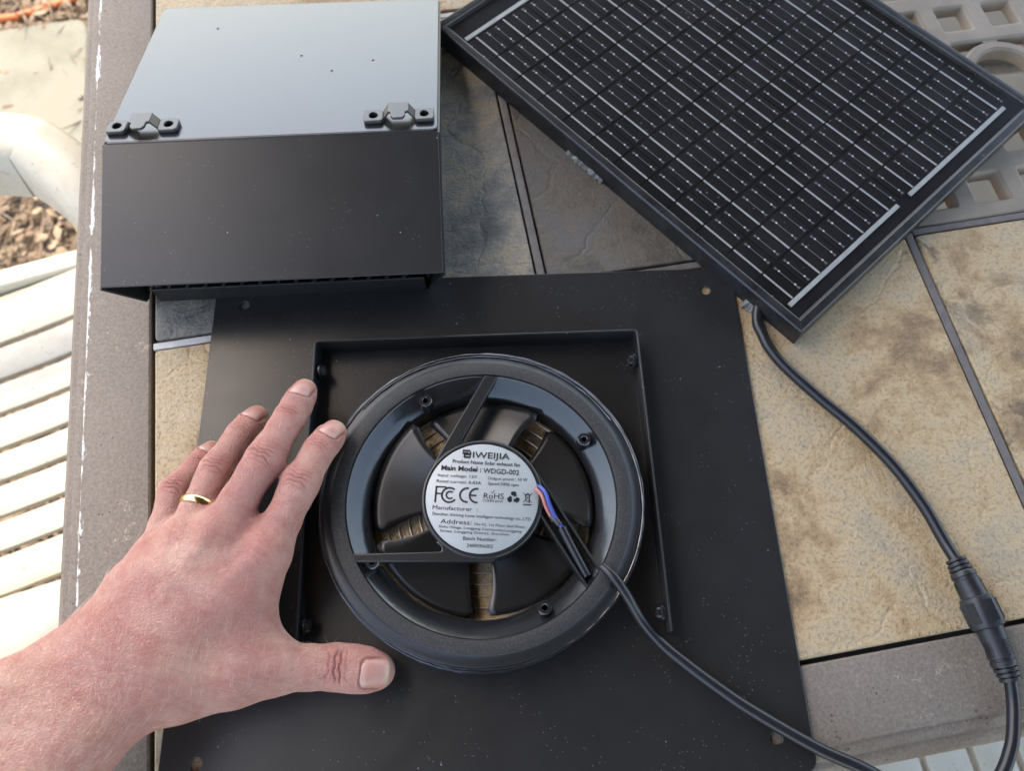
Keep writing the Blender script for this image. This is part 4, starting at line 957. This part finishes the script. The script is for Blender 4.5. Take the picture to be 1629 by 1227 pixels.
n = NT('skin'); v = n.coord()
a1 = n.n('Attribute', attribute_name='crease'); a2 = n.n('Attribute', attribute_name='red')
mott = n.noise(v, 120, 6, 0.7); big = n.noise(v, 22, 4, 0.6); fine = n.noise(v, 900, 3, 0.7)
c = n.ramp(big, [(0.36, (0.47, 0.222, 0.185)), (0.5, (0.55, 0.29, 0.235)), (0.64, (0.61, 0.36, 0.285))])
c = n.mix(n.math('MULTIPLY', n.ramp(mott, [(0.45, 0), (0.65, 1)]), 0.5), c, (0.44, 0.145, 0.115))
c = n.mix(n.math('MULTIPLY', n.ramp(fine, [(0.5, 0), (0.75, 1)]), 0.22), c, (0.66, 0.40, 0.31))
c = n.mix(n.math('MULTIPLY', a2.outputs['Fac'], 0.45), c, (0.50, 0.155, 0.125))
c = n.mix(n.math('MULTIPLY', a1.outputs['Fac'], 0.62), c, (0.24, 0.065, 0.05))  # paints shade and redness into the skin creases
n.set(Base_Color=c, Roughness=0.52, Subsurface_Weight=0.08, Subsurface_Scale=0.003); n.b.inputs['Subsurface Radius'].default_value = (1.0, 0.35, 0.2); n.b.inputs['Specular IOR Level'].default_value = 0.38
mp = n.n('Mapping'); mp.inputs['Rotation'].default_value = (0, 0, rad(-38)); mp.inputs['Scale'].default_value = (0.55, 1.3, 1.0); n.l(v, mp.inputs[0])
vd = n.n('TexNoise'); vd.inputs['Scale'].default_value = 300; n.l(v, vd.inputs['Vector'])
vm = n.n('VectorMath', operation='MULTIPLY_ADD'); vm.inputs[1].default_value = (0.0022, 0.0022, 0.0022); n.l(vd.outputs['Color'], vm.inputs[0]); n.l(mp.outputs[0], vm.inputs[2])
vo = n.n('TexVoronoi', feature='DISTANCE_TO_EDGE'); vo.inputs['Scale'].default_value = 800; n.l(vm.outputs[0], vo.inputs['Vector'])
h = n.math('ADD', n.ramp(vo.outputs['Distance'], [(0.0, 0), (0.22, 1)]), n.math('MULTIPLY', n.noise(v, 1800, 2), 0.5))
n.bump(h, 0.75, 0.0006); M_SKIN = n.m
person = empty('person', (-0.19, -0.07, 0.0)); tag(person, "person's left hand and bare forearm, fingers spread on the black plate", 'person')
OFFP = Vector((-0.19, -0.07, 0.0))
hm.transform(Matrix.Translation(-OFFP))
hand = mk('hand', hm, M_SKIN, person)
# ---- nails
n = NT('nail'); v = n.coord(); at1 = n.n('Attribute', attribute_name='len')
c = n.ramp(at1.outputs['Fac'], [(0.0, (0.56, 0.33, 0.27)), (0.16, (0.55, 0.31, 0.255)), (0.26, (0.50, 0.245, 0.195)), (0.80, (0.50, 0.235, 0.185)), (0.90, (0.53, 0.34, 0.245)), (1.0, (0.55, 0.40, 0.29))])
n.set(Base_Color=c, Roughness=0.30, Subsurface_Weight=0.1, Subsurface_Scale=0.002); n.bump(n.noise(v, 400, 3), 0.08, 0.0003); M_NAIL = n.m
def nail(k):
    base, t, n1, s1, half, ln = NAILS[k]
    NU, NV = 22, 18; pts = []; lens = []
    for i in range(NU + 1):
        u = i / NU
        wdt = half * (1 - 0.10 * (1 - u)) * min(1.0, math.sqrt(max(0.0, 1 - max(0, (0.16 - u) / 0.16) ** 2)) * 0.45 + 0.55) * min(1.0, math.sqrt(max(0.0, 1 - max(0, (u - 0.80) / 0.22) ** 2)))
        for j in range(NV + 1):
            s_ = -1 + 2 * j / NV; pts.append(base + t * (ln * u) + s1 * (s_ * wdt) + n1 * 0.020); lens.append(u)
    pts = np.array(pts)
    x = pts.copy()
    for _ in range(40):                      # march down onto the finger
        d0 = sdf(x); x = x - n1 * np.clip(d0 * 0.8, -0.002, 0.006)[:, None]
    dist = (pts - x) @ n1
    G_ = dist.reshape(NU + 1, NV + 1)
    # nail keeps running straight at the free edge instead of wrapping the fingertip
    for i in range(1, NU + 1):
        if i / NU > 0.55: G_[i] = np.minimum(G_[i], G_[i-1] + (G_[i-1] - G_[i-2]).clip(0, 0.0004) + 0.00006)
    u_ = np.linspace(0, 1, NU + 1)[:, None]; s_ = np.linspace(-1, 1, NV + 1)[None]
    lift = 0.00016 - 0.0006 * np.clip((np.abs(s_) - 0.72) / 0.28, 0, 1) * np.clip(1 - (u_ - 0.6) / 0.3, 0, 1) - 0.0005 * np.clip((0.12 - u_) / 0.12, 0, 1)
    y = pts - n1 * (G_ - lift).reshape(-1)[:, None] - np.array(OFFP)
    F = [(i*(NV+1)+j, (i+1)*(NV+1)+j, (i+1)*(NV+1)+j+1, i*(NV+1)+j+1) for i in range(NU) for j in range(NV)]
    m_ = MB().add(y.tolist(), F); o = m_.build('fingernail' if k != 'T' else 'thumbnail', M_NAIL, hand, True)
    a_ = o.data.attributes.new('len', 'FLOAT', 'POINT'); a_.data.foreach_set('value', np.array(lens, dtype=np.float32))
    sd_ = o.modifiers.new('solid', 'SOLIDIFY'); sd_.thickness = 0.00035; sd_.offset = 0
for k in 'IMRPT': nail(k)
# ---- fine pale hairs on the back of the hand and forearm
def hairs():
    cand = np.where((N_[:, 2] > 0.15) & (np.abs(crease) < 0.45))[0]
    tw_ = (P[cand] - J['W']) @ axw
    wgt = np.where(tw_ < 0.0, 1.0, np.where(tw_ < 0.05, 0.42, np.where(tw_ < 0.075, 0.12, 0.0)))
    # a few on the first finger segments
    for k in 'IMR':
        mid = L(J[k+'m'], J[k+'p'], 0.55); wgt = np.maximum(wgt, 0.35 * np.exp(-(np.linalg.norm(P[cand] - mid, axis=1) / 0.010) ** 2))
    ids = hr.choice(cand, 1400, replace=False, p=wgt / wgt.sum())
    V = []; F = []
    for i in ids:
        p0 = P2[i]; n0 = N_[i]
        dirn = -perp * 0.55 + axw * 0.75 if (p0 - J['W']) @ axw > -0.01 else -perp * 0.25 + axw * 0.9
        dirn = dirn + hr.normal(0, 0.17, 3); dirn -= n0 * (dirn @ n0); dirn /= np.linalg.norm(dirn)
        Ln = hr.uniform(0.004, 0.010); side = np.cross(dirn, n0)
        k = len(V)
        for j in range(4):
            u = j / 3; q = p0 + dirn * Ln * u + n0 * (Ln * (0.34 * u - 0.22 * u * u)) + side * (0.08 * Ln * u * u); r = 0.000045 * (1 - 0.75 * u)
            for b_ in range(3):
                a = 2.094 * b_; V.append(q + (n0 * math.cos(a) + side * math.sin(a)) * r - np.array(OFFP))
        F += [(k+3*j+b_, k+3*j+(b_+1) % 3, k+3*j+3+(b_+1) % 3, k+3*j+3+b_) for j in range(3) for b_ in range(3)]
    n = NT('hair'); n.set(Base_Color=(0.85, 0.66, 0.48), Roughness=0.4)
    me = bpy.data.meshes.new('arm_hair'); me.from_pydata([tuple(q) for q in V], [], F); o = mk('arm_hair', me, n.m, hand, True); o['kind'] = 'stuff'
hairs()
# ---- gold ring on the ring finger
rp = L(J['Rm'], J['Rp'], 0.50); t, n1, s1 = frame(J['Rm'], J['Rp'])
n = NT('gold'); v = n.coord(); n.set(Base_Color=(0.83, 0.60, 0.26), Metallic=1.0, Roughness=n.math('ADD', n.math('MULTIPLY', n.noise(v, 300, 3), 0.15), 0.12)); M_GOLD = n.m
NA = 72; Vr = []
angs = [2 * math.pi * i / NA for i in range(NA)]
dirs = np.array([n1 * math.cos(a) + s1 * math.sin(a) for a in angs])
rr_ = np.full(NA, 0.004)
for _ in range(60): rr_ -= np.clip(sdf(rp + dirs * rr_[:, None]) * 0.7, -0.001, 0.001)
rr_ = np.minimum(rr_, 0.0108); rr_ = 0.5 * rr_ + 0.5 * np.median(rr_)
rr_ = np.maximum(rr_, 0.0090)
for i in range(NA):
    for (dt, dr) in ((-0.0021, -0.0003), (-0.0019, 0.0005), (-0.0010, 0.0010), (0.0, 0.0011), (0.0010, 0.0010), (0.0019, 0.0005), (0.0021, -0.0003), (0.0, -0.0005)):
        Vr.append(rp - rp + dirs[i] * (rr_[i] + dr) + t * dt)
F = [(i*8+j, i*8+(j+1) % 8, ((i+1) % NA)*8+(j+1) % 8, ((i+1) % NA)*8+j) for i in range(NA) for j in range(8)]
o = MB().add(Vr, F).build('ring', M_GOLD, None, True, loc=tuple(rp)); tag(o, 'plain gold ring worn on the hand lying on the plate', 'ring')
